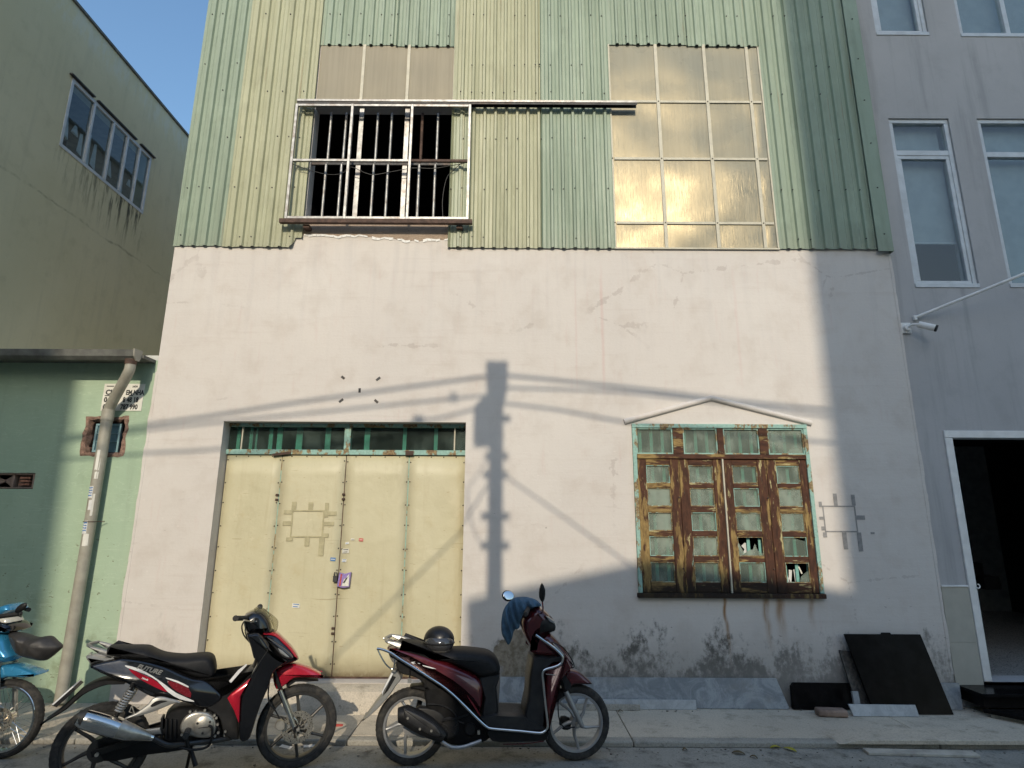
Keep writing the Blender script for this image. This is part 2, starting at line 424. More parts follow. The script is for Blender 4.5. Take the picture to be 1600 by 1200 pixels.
def brushed_sheet(name='brushed_sheet', col=(.235, .24, .205), rough=.27, wave=.055, brush=.0007, tilt=1.7):
    b = NB(name); x, y, z = b.xyz()
    br = b.noise(24, 4, .7, stretch=(1, 1, .03)); wv = b.noise(1.0, .5, .4, stretch=(.9, 1, 1.25), off=(3.4, 0, 1.2)); bl = b.noise(2.2, 3, .5, off=(1, 0, 1))
    hair = b.noise(300, 2, .5, stretch=(1, 1, .012))
    c = b.mix(b.ramp(br, .35, .65), col, tuple(v*.88 for v in col))
    n1 = b.n('ShaderNodeBump'); n1.inputs['Strength'].default_value = 1.0; n1.inputs['Distance'].default_value = brush; b.set(n1.inputs['Height'], hair)
    b.bump(b.math('ADD', b.math('ADD', wv, b.mul(x, tilt)), b.mul(br, .004)), 1.0, wave)
    bn = [q for q in b.t.nodes if q.type == 'BUMP' and q != n1][0]; b.t.links.new(n1.outputs[0], bn.inputs['Normal'])
    b.p.inputs['Specular Tint'].default_value = (1, .80, .46, 1)
    return b.fin(c, b.ramp(bl, .3, .7, rough-.05, rough+.06), 0.0, .50)

def concrete(name, c0, c1, stain=(.10, .095, .085), amt=.5, crack=True, sc_=1.0):
    b = NB(name); x, y, z = b.xyz()
    big = b.noise(.8*sc_, 6, .65); mid = b.noise(5*sc_, 6, .68, off=(4, 2, 0)); fine = b.noise(70*sc_, 4, .6); agg = b.noise(190, 2, .5)
    c = b.mix(b.ramp(big, .3, .7), c0, c1)
    c = b.mix(b.mul(b.ramp(mid, .48, .72), amt), c, stain)
    c = b.mix(b.mul(b.ramp(fine, .42, .72), .50), c, tuple(v*.5 for v in c0))
    spot = b.noise(14*sc_, 3, .5, off=(5, 1, 0)); c = b.mix(b.mul(b.ramp(spot, .66, .74), .5), c, tuple(v*.5 for v in stain))
    c = b.mix(b.mul(b.ramp(agg, .60, .72), .35), c, tuple(min(1, v*1.5) for v in c1))
    if crack:
        vo = b.n('ShaderNodeTexVoronoi', feature='DISTANCE_TO_EDGE'); b.set(vo.inputs['Vector'], b.math if False else b.scale(b.pos, (1, 1, 1)))
        vo.inputs['Scale'].default_value = .8
        ck = b.mul(b.ramp(b.math('ADD', vo.outputs['Distance'], b.mul(mid, .02)), .018, .010), b.ramp(big, .5, .6)); c = b.mix(b.mul(ck, .5), c, (.04, .04, .035))
    b.bump(b.math('ADD', b.mul(mid, 1.2), b.math('ADD', b.mul(fine, .6), b.mul(agg, .25))), .45, .012)
    return b.fin(c, .9, spec=.25)

def marble(name, c0, c1, rough=.3):
    b = NB(name)
    v = b.noise(4, 7, .7, vec=b.obj, dist=1.6); f = b.noise(60, 3, .6, vec=b.obj); d = b.noise(3, 5, .6, vec=b.obj, off=(9, 1, 1))
    c = b.mix(b.ramp(v, .40, .62), c0, c1); c = b.mix(b.mul(b.ramp(f, .5, .7), .3), c, tuple(x*.6 for x in c0))
    c = b.mix(b.mul(b.ramp(d, .5, .7), .4), c, (.28, .26, .22))
    return b.fin(c, b.ramp(d, .4, .7, rough, .75), spec=.4)

def door_metal():
    b = NB('cream_door_metal'); x, y, z = b.xyz()
    big = b.noise(.8, 4, .6); mid = b.noise(5, 6, .65); sc2 = b.noise(30, 3, .6, stretch=(.5, 1, 2))
    c = b.mix(b.ramp(big, .3, .7), (.54, .495, .325), (.585, .535, .365))
    c = b.mix(b.mul(b.ramp(mid, .52, .75), .3), c, (.48, .38, .20))
    c = b.mix(b.mul(b.ramp(sc2, .68, .74), .5), c, (.33, .24, .12))
    base = b.ramp(b.math('ADD', z, b.mul(mid, .25)), .55, .25); c = b.mix(b.mul(base, .35), c, (.30, .22, .12))
    hi = b.noise(3, 6, .7, off=(2, 0, 8)); c = b.mix(b.mul(b.ramp(hi, .60, .66), b.ramp(z, .9, 1.5), b.ramp(z, 2.4, 2.0), .25), c, (.70, .64, .46))
    rub = b.noise(2.0, 6, .75, stretch=(1.6, 1, .7), off=(4, 0, 1)); c = b.mix(b.mul(b.ramp(rub, .52, .70), .24), c, (.37, .315, .185))
    scr = b.noise(7, 3, .6, stretch=(.25, 1, 6), off=(1, 0, 2), dist=.6); c = b.mix(b.mul(b.ramp(scr, .70, .72), .5), c, (.28, .21, .11))
    dr = b.noise(10, 3, .6, stretch=(1.5, 1, .06), off=(7, 0, 2)); c = b.mix(b.mul(b.ramp(dr, .56, .72), .14), c, (.36, .28, .15))
    ru = b.noise(8, 6, .72, stretch=(1.2, 1, .7), off=(3, 0, 3)); rust = b.mul(b.ramp(b.math('ADD', z, b.mul(ru, .30)), .46, .36), b.ramp(ru, .40, .60)); c = b.mix(b.mul(rust, .8), c, (.20, .105, .045))
    b.bump(b.math('ADD', b.mul(b.noise(1.5, 3, .5), 3.0), b.mul(mid, .5)), .32, .04)
    return b.fin(c, b.ramp(mid, .3, .7, .42, .62), spec=.4)

M = {}
M['pink'] = pink_plaster(); M['green_wall'] = green_plaster(); M['yellow_wall'] = yellow_plaster(); M['grey_wall'] = grey_plaster()
M['sheet_green'] = sheet_mat('green_sheet', (.245, .308, .228), (.28, .345, .258))
M['sheet_cream'] = sheet_mat('cream_sheet', (.36, .365, .235), (.395, .40, .262))
M['sheet_pale'] = sheet_mat('pale_green_sheet', (.33, .36, .25), (.36, .39, .27))
M['brushed'] = brushed_sheet(); M['frosted_sheet'] = brushed_sheet('frosted_sheet', (.285, .265, .215), .6, .01, .0002, 0)
M['batten'] = simple('batten_plastic', (.50, .465, .36), .5, var=.1)
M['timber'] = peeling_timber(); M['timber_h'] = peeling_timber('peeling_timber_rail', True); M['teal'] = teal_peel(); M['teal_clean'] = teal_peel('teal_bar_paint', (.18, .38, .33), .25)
M['glass_cloudy'] = cloudy_glass('cloudy_glass', (.30, .325, .27), .62); M['bead'] = teal_peel('worn_bead_paint', (.30, .36, .28), .55); M['glass_dark'] = cloudy_glass('dim_glass', (.07, .09, .08), .75)
M['glass_clear'] = clear_glass('window_glass')
M['door'] = door_metal()
M['dark_room'] = simple('dark_interior', (.02, .02, .02), .95, var=.1)
M['steel'] = simple('worn_steel', (.33, .325, .31), .45, .5, var=.25, scale=14, dirt=.7, dirtcol=(.14, .09, .06))
M['rusty'] = simple('rusty_steel', (.085, .05, .036), .75, .2, var=.35, scale=14, bump=.2)
M['dark_steel'] = simple('dark_steel', (.05, .05, .05), .6, .4, var=.3, dirt=.5, dirtcol=(.12, .07, .04))
M['raw_cement'] = concrete('raw_cement', (.36, .27, .20), (.42, .33, .25), (.22, .16, .12), .5, False, 2)
M['pavement'] = concrete('pavement_concrete', (.50, .44, .35), (.60, .53, .42), (.29, .25, .19), .75, False)
M['road'] = concrete('road_concrete', (.25, .243, .215), (.34, .327, .285), (.085, .08, .068), .85)
M['kerbc'] = concrete('kerb_concrete', (.33, .31, .265), (.39, .37, .32), (.16, .15, .125), .6, False)
M['soil'] = concrete('ground_dust', (.2, .18, .15), (.24, .22, .18), crack=False)
M['pvc'] = simple('grey_pvc', (.34, .32, .26), .5, var=.12, dirt=.3, dirtcol=(.22, .18, .12))
M['gutter'] = simple('grey_gutter', (.13, .13, .115), .7, .1, var=.3, dirt=.6, dirtcol=(.1, .1, .08))
M['white'] = simple('white_paint', (.74, .73, .70), .5, var=.06, dirt=.2, dirtcol=(.4, .38, .33))
M['alu'] = simple('window_aluminium', (.54, .56, .57), .45, .1, var=.08, dirt=.25, dirtcol=(.35, .34, .3))
M['sign_white'] = simple('sign_white', (.72, .70, .62), .6, var=.08, dirt=.3, dirtcol=(.4, .36, .28))
M['ink'] = simple('black_ink', (.025, .025, .025), .7)
M['blind'] = simple('roller_blind', (.30, .33, .33), .9, var=.06)
M['black_glass'] = clear_glass('dim_window_glass', (.85, .92, .95), .88)
M['tile_beige'] = simple('beige_tile', (.40, .385, .33), .35, var=.05)
M['granite_black'] = simple('black_granite', (.0065, .006, .006), .20, var=.4, scale=6, spec=.045, dirt=.35, dirtcol=(.022, .018, .016))
M['marble'] = marble('blue_grey_marble', (.21, .230, .245), (.34, .36, .375)); M['marble_pale'] = marble('pale_marble', (.37, .385, .395), (.48, .50, .505), .35)
M['brick'] = simple('dusty_brick', (.24, .17, .13), .9, var=.3, bump=.3)
M['red_brick'] = simple('broken_brick', (.34, .15, .09), .9, var=.35, scale=20, bump=.4)
M['grey_tape'] = simple('tape_residue', (.27, .26, .25), .8, var=.15, scale=25); M['tan_tape'] = simple('tan_tape_residue', (.43, .385, .235), .8, var=.12, scale=25)
def opp():
    b, c = painted_wall('opposite_render', (.45, .43, .39), (.5, .48, .43)); return b.fin(c, .9)
M['far_wall'] = opp()
M['roof_tile'] = simple('roof_sheet', (.3, .16, .11), .8, var=.2)
M['leaf_yellow'] = simple('yellow_leaf', (.42, .38, .03), .5, var=.2); M['leaf_dry'] = simple('dry_leaf', (.12, .09, .04), .8, var=.3)
M['paper'] = simple('paper', (.66, .65, .62), .8, var=.06); M['red_paper'] = simple('red_paper', (.5, .06, .05), .6)
M['blue_print'] = simple('blue_print', (.08, .20, .42), .6); M['cable'] = simple('cable_black', (.03, .03, .03), .6)

# ------------------------------------------------------------------ the setting
def structure(name, o): o.name = name; return props(o, kind='structure')
structure('ground', bx('ground', M['soil'], None, -300, 300, -300, 300, -.5, -.06))
structure('road', bx('road', M['road'], None, -60, 60, -9.4, -.955, -.055, -.04))
pav = structure('pavement', bx('pavement', M['soil'], None, -60, 60, -.85, 2.0, -.05, -.012))
edges = [-40, -9.2, -6.35, -3.6, -1.35, 1.02, 3.55, 6.2, 9.4, 40]
for i in range(len(edges)-1):
    mb = MB(); g = .004
    mb.box(edges[i]+g, edges[i+1]-g, -.835, 1.5, -.011, 0)
    o = mb.build('concrete_bay', M['pavement'], pav, .004, 1)
for i in range(len(edges)-1):
    bx('kerb_stone', M['kerbc'], pav, edges[i]+.003, edges[i+1]-.003, -.945, -.842, -.05, .001+.0015*(i % 2), .012, 2)
structure('far_pavement', bx('far_pavement', M['pavement'], None, -60, 60, -14, -9.42, -.05, .02))

def wall_holes(x0, x1, z0, z1, y0, y1, holes):
    """front sheet at y0, back at y1, with reveals round each hole (hx0, hx1, hz0, hz1)"""
    xs = sorted({x0, x1, *[h[0] for h in holes], *[h[1] for h in holes]}); zs = sorted({z0, z1, *[h[2] for h in holes], *[h[3] for h in holes]})
    mb = MB()
    for i in range(len(xs)-1):
        for j in range(len(zs)-1):
            cx, cz = (xs[i]+xs[i+1])/2, (zs[j]+zs[j+1])/2
            if any(h[0] < cx < h[1] and h[2] < cz < h[3] for h in holes): continue
            a, b, c, d = xs[i], xs[i+1], zs[j], zs[j+1]
            mb.add([(a, y0, c), (b, y0, c), (b, y0, d), (a, y0, d)], [(0, 1, 2, 3)])
            mb.add([(a, y1, c), (b, y1, c), (b, y1, d), (a, y1, d)], [(3, 2, 1, 0)])
    for a, b, c, d in holes:
        mb.add([(a, y0, c), (b, y0, c), (b, y0, d), (a, y0, d), (a, y1, c), (b, y1, c), (b, y1, d), (a, y1, d)],
               [(0, 4, 5, 1), (1, 5, 6, 2), (2, 6, 7, 3), (3, 7, 4, 0)])
    mb.add([(x0, y0, z0), (x1, y0, z0), (x1, y0, z1), (x0, y0, z1), (x0, y1, z0), (x1, y1, z0), (x1, y1, z1), (x0, y1, z1)],
           [(0, 1, 5, 4), (1, 2, 6, 5), (2, 3, 7, 6), (3, 0, 4, 7)])
    return mb

# ------------------------------------------------------------------ pink building
pb = thing('pink_building', 'tall narrow house with pink plaster below and green and cream corrugated metal above', 'building', (.22, 0, 0), world=True)
PX0, PX1, TOP = -3.95, 4.40, 9.3
DOOR = (-3.138, -.50, .20, 2.814); WIN = (1.303, 3.20, 1.015, 2.807); OPEN = (-2.455, -.755, 5.245, 6.78)
wall_holes(PX0, PX1, -.05, TOP, 0, .16, [DOOR, WIN, OPEN]).build('wall', M['pink'], pb, smooth=False, rec=False)
bx('side_wall', M['pink'], pb, PX0, PX0+.15, .162, 11, -.05, TOP)
bx('side_wall', M['raw_cement'], pb, PX1-.15, PX1, .162, 11, -.05, TOP)
bx('back_wall', M['raw_cement'], pb, PX0, PX1, 11.002, 11.15, -.05, TOP)
bx('roof', M['gutter'], pb, PX0-.05, PX1+.05, -.08, 11.2, TOP+.002, TOP+.06)
# dark rooms behind the openings
bx('upper_floor', M['dark_room'], pb, PX0+.152, PX1-.152, .164, 10.99, 4.50, 4.65)
bx('partition', M['dark_room'], pb, PX0+.152, PX1-.152, 3.2, 3.3, -.05, 4.498)
bx('partition', M['dark_room'], pb, PX0+.152, PX1-.152, 5.4, 5.5, 4.652, TOP-.01)
bx('partition', M['dark_room'], pb, .2, .3, .164, 3.19, -.05, 4.498)
bx('ceiling', M['dark_room'], pb, PX0+.152, PX1-.152, .164, 10.99, 7.6, 7.7)

# raw cement band under the opening with a ragged lower edge
rg = random.Random(3)
low = []
x = -.752
zz = 4.985
while x > -2.56:
    low.append((x, zz)); x -= .05; zz = min(5.03, max(4.955, zz+rg.uniform(-.02, .022)))
mb = MB(); mb.prism([(-2.45, 5.243), (-.757, 5.243)] + low + [(-2.55, 4.99)], -.004, .004)
mb.build('bare_cement_band', M['raw_cement'], pb, smooth=False)
for i in range(len(low)-1):
    if rg.random() < .93:
        h = rg.uniform(.010, .03); a, b = low[i], low[i+1]
        mb = MB(); mb.prism([(a[0], a[1]+.008), (b[0], b[1]+.008), (b[0]+.003, b[1]-h), (a[0]-.003, a[1]-h*rg.uniform(.6, 1.1))], -.0065-.0015*(i % 2), -.0045)
        mb.build('plaster_flake', M['white'], pb, smooth=False)

# corrugated cladding
def sheet(x0, x1, z0, z1, mat, ph=0.0, off=0.0, cut=None, screws=(), P=.1325, curl=0.0):
    prof = []; k = math.floor((x0-ph)/P)-1
    while True:
        b0 = ph+k*P
        for dx, d in ((0, .014), (.030, .014), (.0385, .019), (.047, .014), (.080, .014), (.092, .042), (.116, .042), (.129, .014)):
            xx = b0+dx
            if x0 < xx < x1: prof.append((xx, d))
        k += 1
        if ph+k*P > x1: break
    prof = [(x0, .014)] + prof + [(x1, .014)]
    mb = MB(); zs = [z0, z0+.12, z0+(z1-z0)*.3, z0+(z1-z0)*.62, z1]
    vs = []
    for j, z in enumerate(zs):
        for xx, d in prof:
            zc = z
            if j == 0:
                zc = z + .008*mnoise.noise(Vector((xx*9, z0, 1)))
                if cut: zc = max(zc, cut(xx))
            wob = .004*mnoise.noise(Vector((xx*1.7, z*1.1, z0)))
            vs.append((xx, -(d+off+wob+(curl if j == 0 else 0)), zc))
    n = len(prof)
    mb.add(vs, [(j*n+i, j*n+i+1, (j+1)*n+i+1, (j+1)*n+i) for j in range(len(zs)-1) for i in range(n-1)])
    o = mb.build('cladding_sheet', M[mat], pb, smooth=False, rec=False)
    sd = o.modifiers.new('thickness', 'SOLIDIFY'); sd.thickness = .0016; sd.offset = 0
    mb = MB(); r2 = random.Random(int(x0*100+z0*10))
    crest = [q for q, d in prof if d > .02]
    for zz in [q for q in screws if q > z0+.06]:
        for q in crest[::2]:
            if r2.random() < .45 and q < x1-.02:
                sx_, sz_ = q-.006+r2.uniform(-.004, .004), zz+r2.uniform(-.012, .012)
                mb.cyl((sx_, -(.040+off), sz_), (sx_, -(.052+off), sz_), .009, .007, 6)
    if mb.v: props(mb.build('screws', M['dark_steel'], o), kind='stuff')
    return o
rows_lo = (4.99, 5.62, 6.30); rows_hi = (7.35, 8.1, 8.85)
ALLR = rows_lo+(6.95,)+rows_hi
sheet(-3.965, -3.390, 4.876, 9.25, 'sheet_green', -3.96, .0, None, ALLR)
sheet(-3.392, -2.915, 4.866, 9.25, 'sheet_cream', -3.40, .004, None, ALLR)
sheet(-2.925, -2.46, 4.863, 9.25, 'sheet_cream', -2.95, .007, lambda x: 4.863 if x < -2.575 else 4.863+(x+2.575)*3.4, ALLR)
sheet(-2.458, -1.49, 7.655, 9.25, 'sheet_green', -2.45, .003, None, rows_hi+(7.78,))
sheet(-1.50, -.757, 7.640, 9.25, 'sheet_green', -1.47, .006, None, rows_hi+(7.78,))
sheet(-.755, .335, 6.79, 9.25, 'sheet_cream', -.74, .006, None, (6.95,)+rows_hi)
sheet(-.755, .335, 4.868, 6.80, 'sheet_cream', -.72, .001, None, rows_lo)
sheet(.333, 1.20, 6.79, 9.25, 'sheet_green', .35, .003, None, (6.95,)+rows_hi)
sheet(.333, 1.204, 4.868, 6.80, 'sheet_green', .36, .004, None, rows_lo)
sheet(1.198, 2.22, 7.682, 9.25, 'sheet_green', 1.21, .006, None, rows_hi+(7.78,))
sheet(2.20, 3.11, 7.662, 9.25, 'sheet_green', 2.22, .010, None, rows_hi+(7.78,))
sheet(3.10, 3.48, 4.874, 9.25, 'sheet_green', 3.11, .004, None, ALLR)
sheet(3.47, 4.27, 4.874, 9.25, 'sheet_green', 3.55, .007, None, ALLR, P=.162)
mb = MB(); mb.box(4.235, 4.415, -.062, -.059, 4.835, 9.25).box(4.412, 4.415, -.0589, .10, 4.835, 9.25)
tr_ = mb.build('corner_trim', M['sheet_green'], pb, smooth=False)
mb = MB()
for i in range(7): mb.cyl((4.33, -.062, 5.05+i*.6), (4.33, -.070, 5.05+i*.6), .009, .007, 6)
props(mb.build('screws', M['dark_steel'], tr_), kind='stuff')
# pale sheet behind the grille, either side of the opening
sheet(-.757, -.50, 4.872, 6.78, 'sheet_pale', -.74, .010, None, ())

# frosted panel above the grille: three sheets between battens
fb = MB()
for x in (-1.895, -1.327): fb.box(x-.019, x+.019, -.022, -.008, 6.85, 7.665)
fb.box(-2.44, -.765, -.020, -.006, 6.835, 6.862)
fp = fb.build('frosted_window', M['batten'], pb, .002)
for a, b in ((-2.448, -1.898), (-1.892, -1.33), (-1.324, -.762)):
    mb = MB(); n = 6
    for i in range(n):
        for j in range(n): pass
    mb.box(a, b, -.010, -.002, 6.863, 7.70); mb.build('frosted_panel', M['frosted_sheet'], fp, smooth=False)
bx('drip_flashing', M['dark_steel'], fp, -2.47, -.755, -.040, -.0, 6.812, 6.832)

# brushed metal patch: battens and twelve panes
xs = [1.203, 1.797, 2.410, 2.952, 3.100]; zsr = [4.885, 5.200, 6.052, 6.850, 7.70]
fb = MB()
for i, x in enumerate(xs): 
    wd = .020 if 0 < i < 4 else .010
    fb.box(x-wd, x+wd, -.024, -.010, 4.885, 7.69)
for z in zsr[1:4]:
    for i in range(4): fb.box(xs[i]+.021, xs[i+1]-.021, -.022, -.010, z-.016, z+.016)
fr = fb.build('metal_patch', M['batten'], pb, .002)
for i in range(4):
    for j in range(4):
        a, b, c, d = xs[i]+.002, xs[i+1]-.002, zsr[j]+.002, zsr[j+1]-.002
        mb = MB(); n = 8; r2 = random.Random(i*7+j)
        sx_, sz_ = r2.uniform(-.006, .008), r2.uniform(-.008, .008); bu = r2.uniform(.002, .007)
        vs = []
        for q in range(n+1):
            for p in range(n+1):
                u, v = p/n, q/n
                vs.append((a+(b-a)*u, -.007-bu*math.sin(math.pi*u)*math.sin(math.pi*v)-.003*sx_*u, c+(d-c)*v))
        mb.add(vs, [(q*(n+1)+p, q*(n+1)+p+1, (q+1)*(n+1)+p+1, (q+1)*(n+1)+p) for q in range(n) for p in range(n)])
        mb.build('metal_pane', M['brushed'], fr, rec=False)
mb = MB()
for x in xs[:4]:
    for z in zsr[1:4]: mb.cyl((x, -.024, z), (x, -.030, z), .009, .007, 6)
props(mb.build('screws', M['dark_steel'], fr), kind='stuff')
bx('bottom_bead', M['batten'], fr, 1.19, 3.115, -.026, -.008, 4.866, 4.883)

# sliding track and window grille
tk = MB(); tk.box(-2.64, 1.508, -.128, -.124, 6.715, 6.765).box(-2.64, 1.508, -.124, -.070, 6.762, 6.765).box(-2.64, 1.508, -.070, -.067, 6.715, 6.765)
tko = tk.build('sliding_track', M['dark_steel'], pb, smooth=False)
bx('track_lip', M['steel'], tko, -2.64, 1.508, -.136, -.129, 6.742, 6.768)
g = MB(); Y0, Y1 = -.142, -.106
GX = [-2.632, -1.955, -1.228, -.528]
for x in GX: g.box(x-.015, x+.015, Y0, Y1, 5.168, 6.70)
for a, b in zip(GX[:-1], GX[1:]):
    g.box(a+.0155, b-.0155, Y0+.002, Y1-.002, 6.67, 6.699); g.box(a+.0155, b-.0155, Y0+.002, Y1-.002, 5.169, 5.198)
for a, b in list(zip(GX[:-1], GX[1:]))[:2]: g.box(a+.0155, b-.0155, Y0+.003, Y1-.003, 5.917, 5.946)
go = g.build('window_grille', M['steel'], pb, .002)
bx('mid_rail', M['rusty'], go, GX[2]+.0155, GX[3]-.0155, Y0+.003, Y1-.003, 5.918, 5.948)
bx('bottom_channel', M['rusty'], go, -2.70, -.47, -.150, -.098, 5.115, 5.163)
for x in (-2.40, -.62): bx('bracket', M['rusty'], go, x-.035, x+.035, -.10, -.002, 5.075, 5.112)
UP = ((-2.263, 'steel', .016), (-2.075, 'steel', .016), (-1.885, 'steel', .027), (-1.683, 'steel', .016), (-1.509, 'steel', .016), (-1.318, 'steel', .027), (-1.13, 'rusty', .018), (-.936, 'steel', .016))
for x, m, wd in UP:
    if wd > .02: bx('flat_bar', M[m], go, x-wd, x+wd, .030, .045, 5.25, 6.775)
    else:
        MB().cyl((x, .036, 5.999), (x, .036, 6.70), wd).build('grille_bar', M[m], go)
        MB().cyl((x-.012, .036, 5.25), (x-.012, .036, 5.985), wd).build('grille_bar', M['steel' if m == 'rusty' else m], go)
bx('inner_rail', M['dark_steel'], go, -2.45, -.76, .022, .050, 5.975, 6.005)
w1_ = [(-2.63, -.10, 5.90), (-2.5, -.08, 5.86), (-2.25, -.05, 5.80), (-2.05, -.06, 5.80), (-1.93, -.09, 5.87), (-1.7, -.06, 5.79), (-1.45, -.06, 5.83), (-1.2, -.09, 5.86), (-.95, -.07, 5.87), (-.72, -.09, 5.90), (-.58, -.10, 5.92)]
MB().tube(spl(w1_, 4, False), .0045, 5).build('loose_wire', M['cable'], go)
MB().tube(spl([(-.60, -.10, 5.94), (-.72, -.06, 5.85), (-.80, -.03, 5.75), (-.84, .0, 5.5), (-.83, .02, 5.26)], 4, False), .0045, 5).build('loose_wire', M['cable'], go)

# ------------------------------------------------------------------ folding door of the pink building
DY = .15
df = MB()
df.box(DOOR[0]+.001, DOOR[1]-.001, DY-.03, DY+.05, 2.468, 2.522)
df.box(-1.815-.035, -1.815+.035, DY-.028, DY+.045, 2.523, 2.775).box(DOOR[0]+.001, DOOR[1]-.001, DY-.02, DY+.05, 2.776, 2.812)
fd = df.build('folding_door', M['teal'], pb, .003)
bx('transom_glass', M['glass_dark'], fd, DOOR[0]+.002, -1.851, DY+.012, DY+.016, 2.523, 2.775)
bx('transom_glass', M['glass_dark'], fd, -1.779, DOOR[1]-.002, DY+.012, DY+.016, 2.523, 2.775)
for x in (-2.985, -.632): bx('glazing_bar', M['batten'], fd, x-.007, x+.007, DY-.012, DY+.011, 2.523, 2.775)
for x, wd in ((-3.06, .02), (-2.92, .018), (-2.86, .01), (-2.70, .022), (-2.60, .03), (-2.38, .035), (-2.06, .03), (-1.62, .03), (-1.2, .02), (-.85, .02)):
    bx('security_bar', M['teal_clean'], fd, x-wd, x+wd, DY+.07, DY+.08, 2.50, 2.80)
seams = [DOOR[0]+.004, -2.522, -1.817, -1.126, DOOR[1]-.004]
for i in range(4):
    a, b = seams[i]+.006, seams[i+1]-.006
    mb = MB(); nx, nz = 6, 10; vs = []
    for q in range(nz+1):
        for p in range(nx+1):
            u, v = p/nx, q/nz; x, z = a+(b-a)*u, .222+(2.462-.222)*v
            vs.append((x, DY-.004-.005*mnoise.noise(Vector((x*2, z*1.5, i)))*math.sin(math.pi*u)*math.sin(math.pi*v), z))
    mb.add(vs, [(q*(nx+1)+p, q*(nx+1)+p+1, (q+1)*(nx+1)+p+1, (q+1)*(nx+1)+p) for q in range(nz) for p in range(nx)])
    o = mb.build('door_panel', M['door'], fd, rec=False)
    sd = o.modifiers.new('thickness', 'SOLIDIFY'); sd.thickness = .02; sd.offset = -1 
    mb = MB()
    for q in range(10):
        z = .33+q*.23+.01*math.sin(q*3+i)
        for x in (a+.012, b-.012):
            mb.cyl((x, DY-.003, z), (x, DY-.012, z), .008, .006, 6)
    for k in range(4): x = a+.1+k*(b-a-.2)/3; mb.cyl((x, DY-.003, 2.448), (x, DY-.012, 2.448), .007, .005, 6)
    props(mb.build('screws', M['dark_steel'], o), kind='stuff')
    if i < 3: bx('edge_strip', [M['teal'], M['rusty'], M['teal']][i], fd, seams[i+1]-.0055, seams[i+1]+.0055, DY+.004, DY+.014, .222, 2.462)
bx('bottom_rail', M['rusty'], fd, DOOR[0]+.002, DOOR[1]-.002, DY+.003, DY+.05, .200, .221)
for x, z in ((-2.535, 1.97), (-1.815, 1.98), (-1.83, .62)):
    for dz in (0, .05): bx('hinge', M['rusty'], fd, x-.018, x+.014, DY-.022, DY-.005, z+dz, z+dz+.022, .003)
bx('hasp', M['rusty'], fd, -2.62, -2.42, DY-.045, DY-.031, 2.462, 2.487, M=Matrix.Translation((-2.52, 0, 2.475)) @ Matrix.Rotation(R(-7), 4, 'Y') @ Matrix.Translation((2.52, 0, -2.475)))
bx('hasp', M['rusty'], fd, -1.165, -1.075, DY-.043, DY-.031, 2.462, 2.515, .01, 2)
lk = MB(); lk.box(-1.862, -1.818, DY-.045, DY-.013, 1.14, 1.20); lk.tube([(-1.855, DY-.03, 1.20), (-1.853, DY-.03, 1.235), (-1.827, DY-.03, 1.235), (-1.825, DY-.03, 1.20)], .005, 6)
lk.build('padlock', M['dark_steel'], fd, .004)
# scar of a taped notice, stickers
def tape_frame(parent, mat, x0, x1, z0, z1, y, tabs, nm='tape_strip'):
    t = .014
    for a, b, c, d in ((x0, x1, z1-t, z1), (x0, x1, z0, z0+t), (x0, x0+t, z0+t, z1-t), (x1-t, x1, z0+t, z1-t)): bx(nm, mat, parent, a, b, y-.001, y, c, d)
    for a, b, c, d in tabs: bx(nm, mat, parent, a, b, y-.0022, y-.0012, c, d)
sc_ = 6.5/6.35
tape_frame(fd, M['tan_tape'], -2.362, -2.012, 1.588, 1.873, DY-.010, (
    (-2.37, -2.32, 1.874, 1.96), (-2.19, -2.14, 1.874, 1.955), (-2.01, -1.97, 1.80, 1.95), (-1.97, -1.88, 1.815, 1.86), (-2.45, -2.363, 1.83, 1.87), (-2.45, -2.363, 1.71, 1.755),
    (-2.011, -1.90, 1.71, 1.75), (-2.40, -2.33, 1.55, 1.587), (-2.20, -2.15, 1.50, 1.587), (-2.045, -1.99, 1.40, 1.587), (-2.011, -1.95, 1.59, 1.63)))
def sticker(x, z, wd, h, mat, parent, y, rot=0, rows=2, ink='blue_print'):
    Mx = Matrix.Translation((x, y, z)) @ Matrix.Rotation(R(rot), 4, 'Y')
    o = bx('sticker', mat, parent, -wd/2, wd/2, -.001, 0, -h/2, h/2, M=Mx)
    for k in range(rows):
        zz = h*(.28-.5*k/max(1, rows-1)) if rows > 1 else 0
        bx('print_line', M[ink], o, -wd*.38, wd*(.38-.12*(k % 2)), -.0018, -.0011, zz-h*.09, zz+h*.09, M=Mx)
    return o
sticker(-1.885, 1.365, .055, .035, M['blue_print'], fd, DY-.011, 3, 1, 'sign_white'); sticker(-1.765, 1.352, .05, .03, M['sign_white'], fd, DY-.011, 0)
sticker(-1.755, 1.45, .07, .045, M['sign_white'], fd, DY-.011, -3, 2, 'ink'); sticker(-1.60, 1.565, .045, .03, M['red_paper'], fd, DY-.011, 3, 1, 'sign_white')
sticker(-1.745, 1.53, .04, .022, M['sign_white'], fd, DY-.011, -8, 1); sticker(-1.69, 1.57, .035, .02, M['sign_white'], fd, DY-.011, 0, 1, 'ink'); sticker(-2.235, .90, .08, .045, M['sign_white'], fd, DY-.011, 4, 2)
# concrete sill and ramp in front of the door
mb = MB()
prof = [(DY+.05, -.03), (DY+.05, .198), (-.14, .192), (-.20, .17), (-.30, .005), (-.30, -.03)]
n = len(prof); vs = [(x, y, z) for x in (-3.30, -.36) for y, z in prof]
mb.add(vs, [tuple(range(n)), tuple(range(2*n-1, n-1, -1))]+[(i, n+i, n+(i+1) % n, (i+1) % n) for i in range(n)])
mb.build('door_sill', M['pavement'], pb, .012, 2)

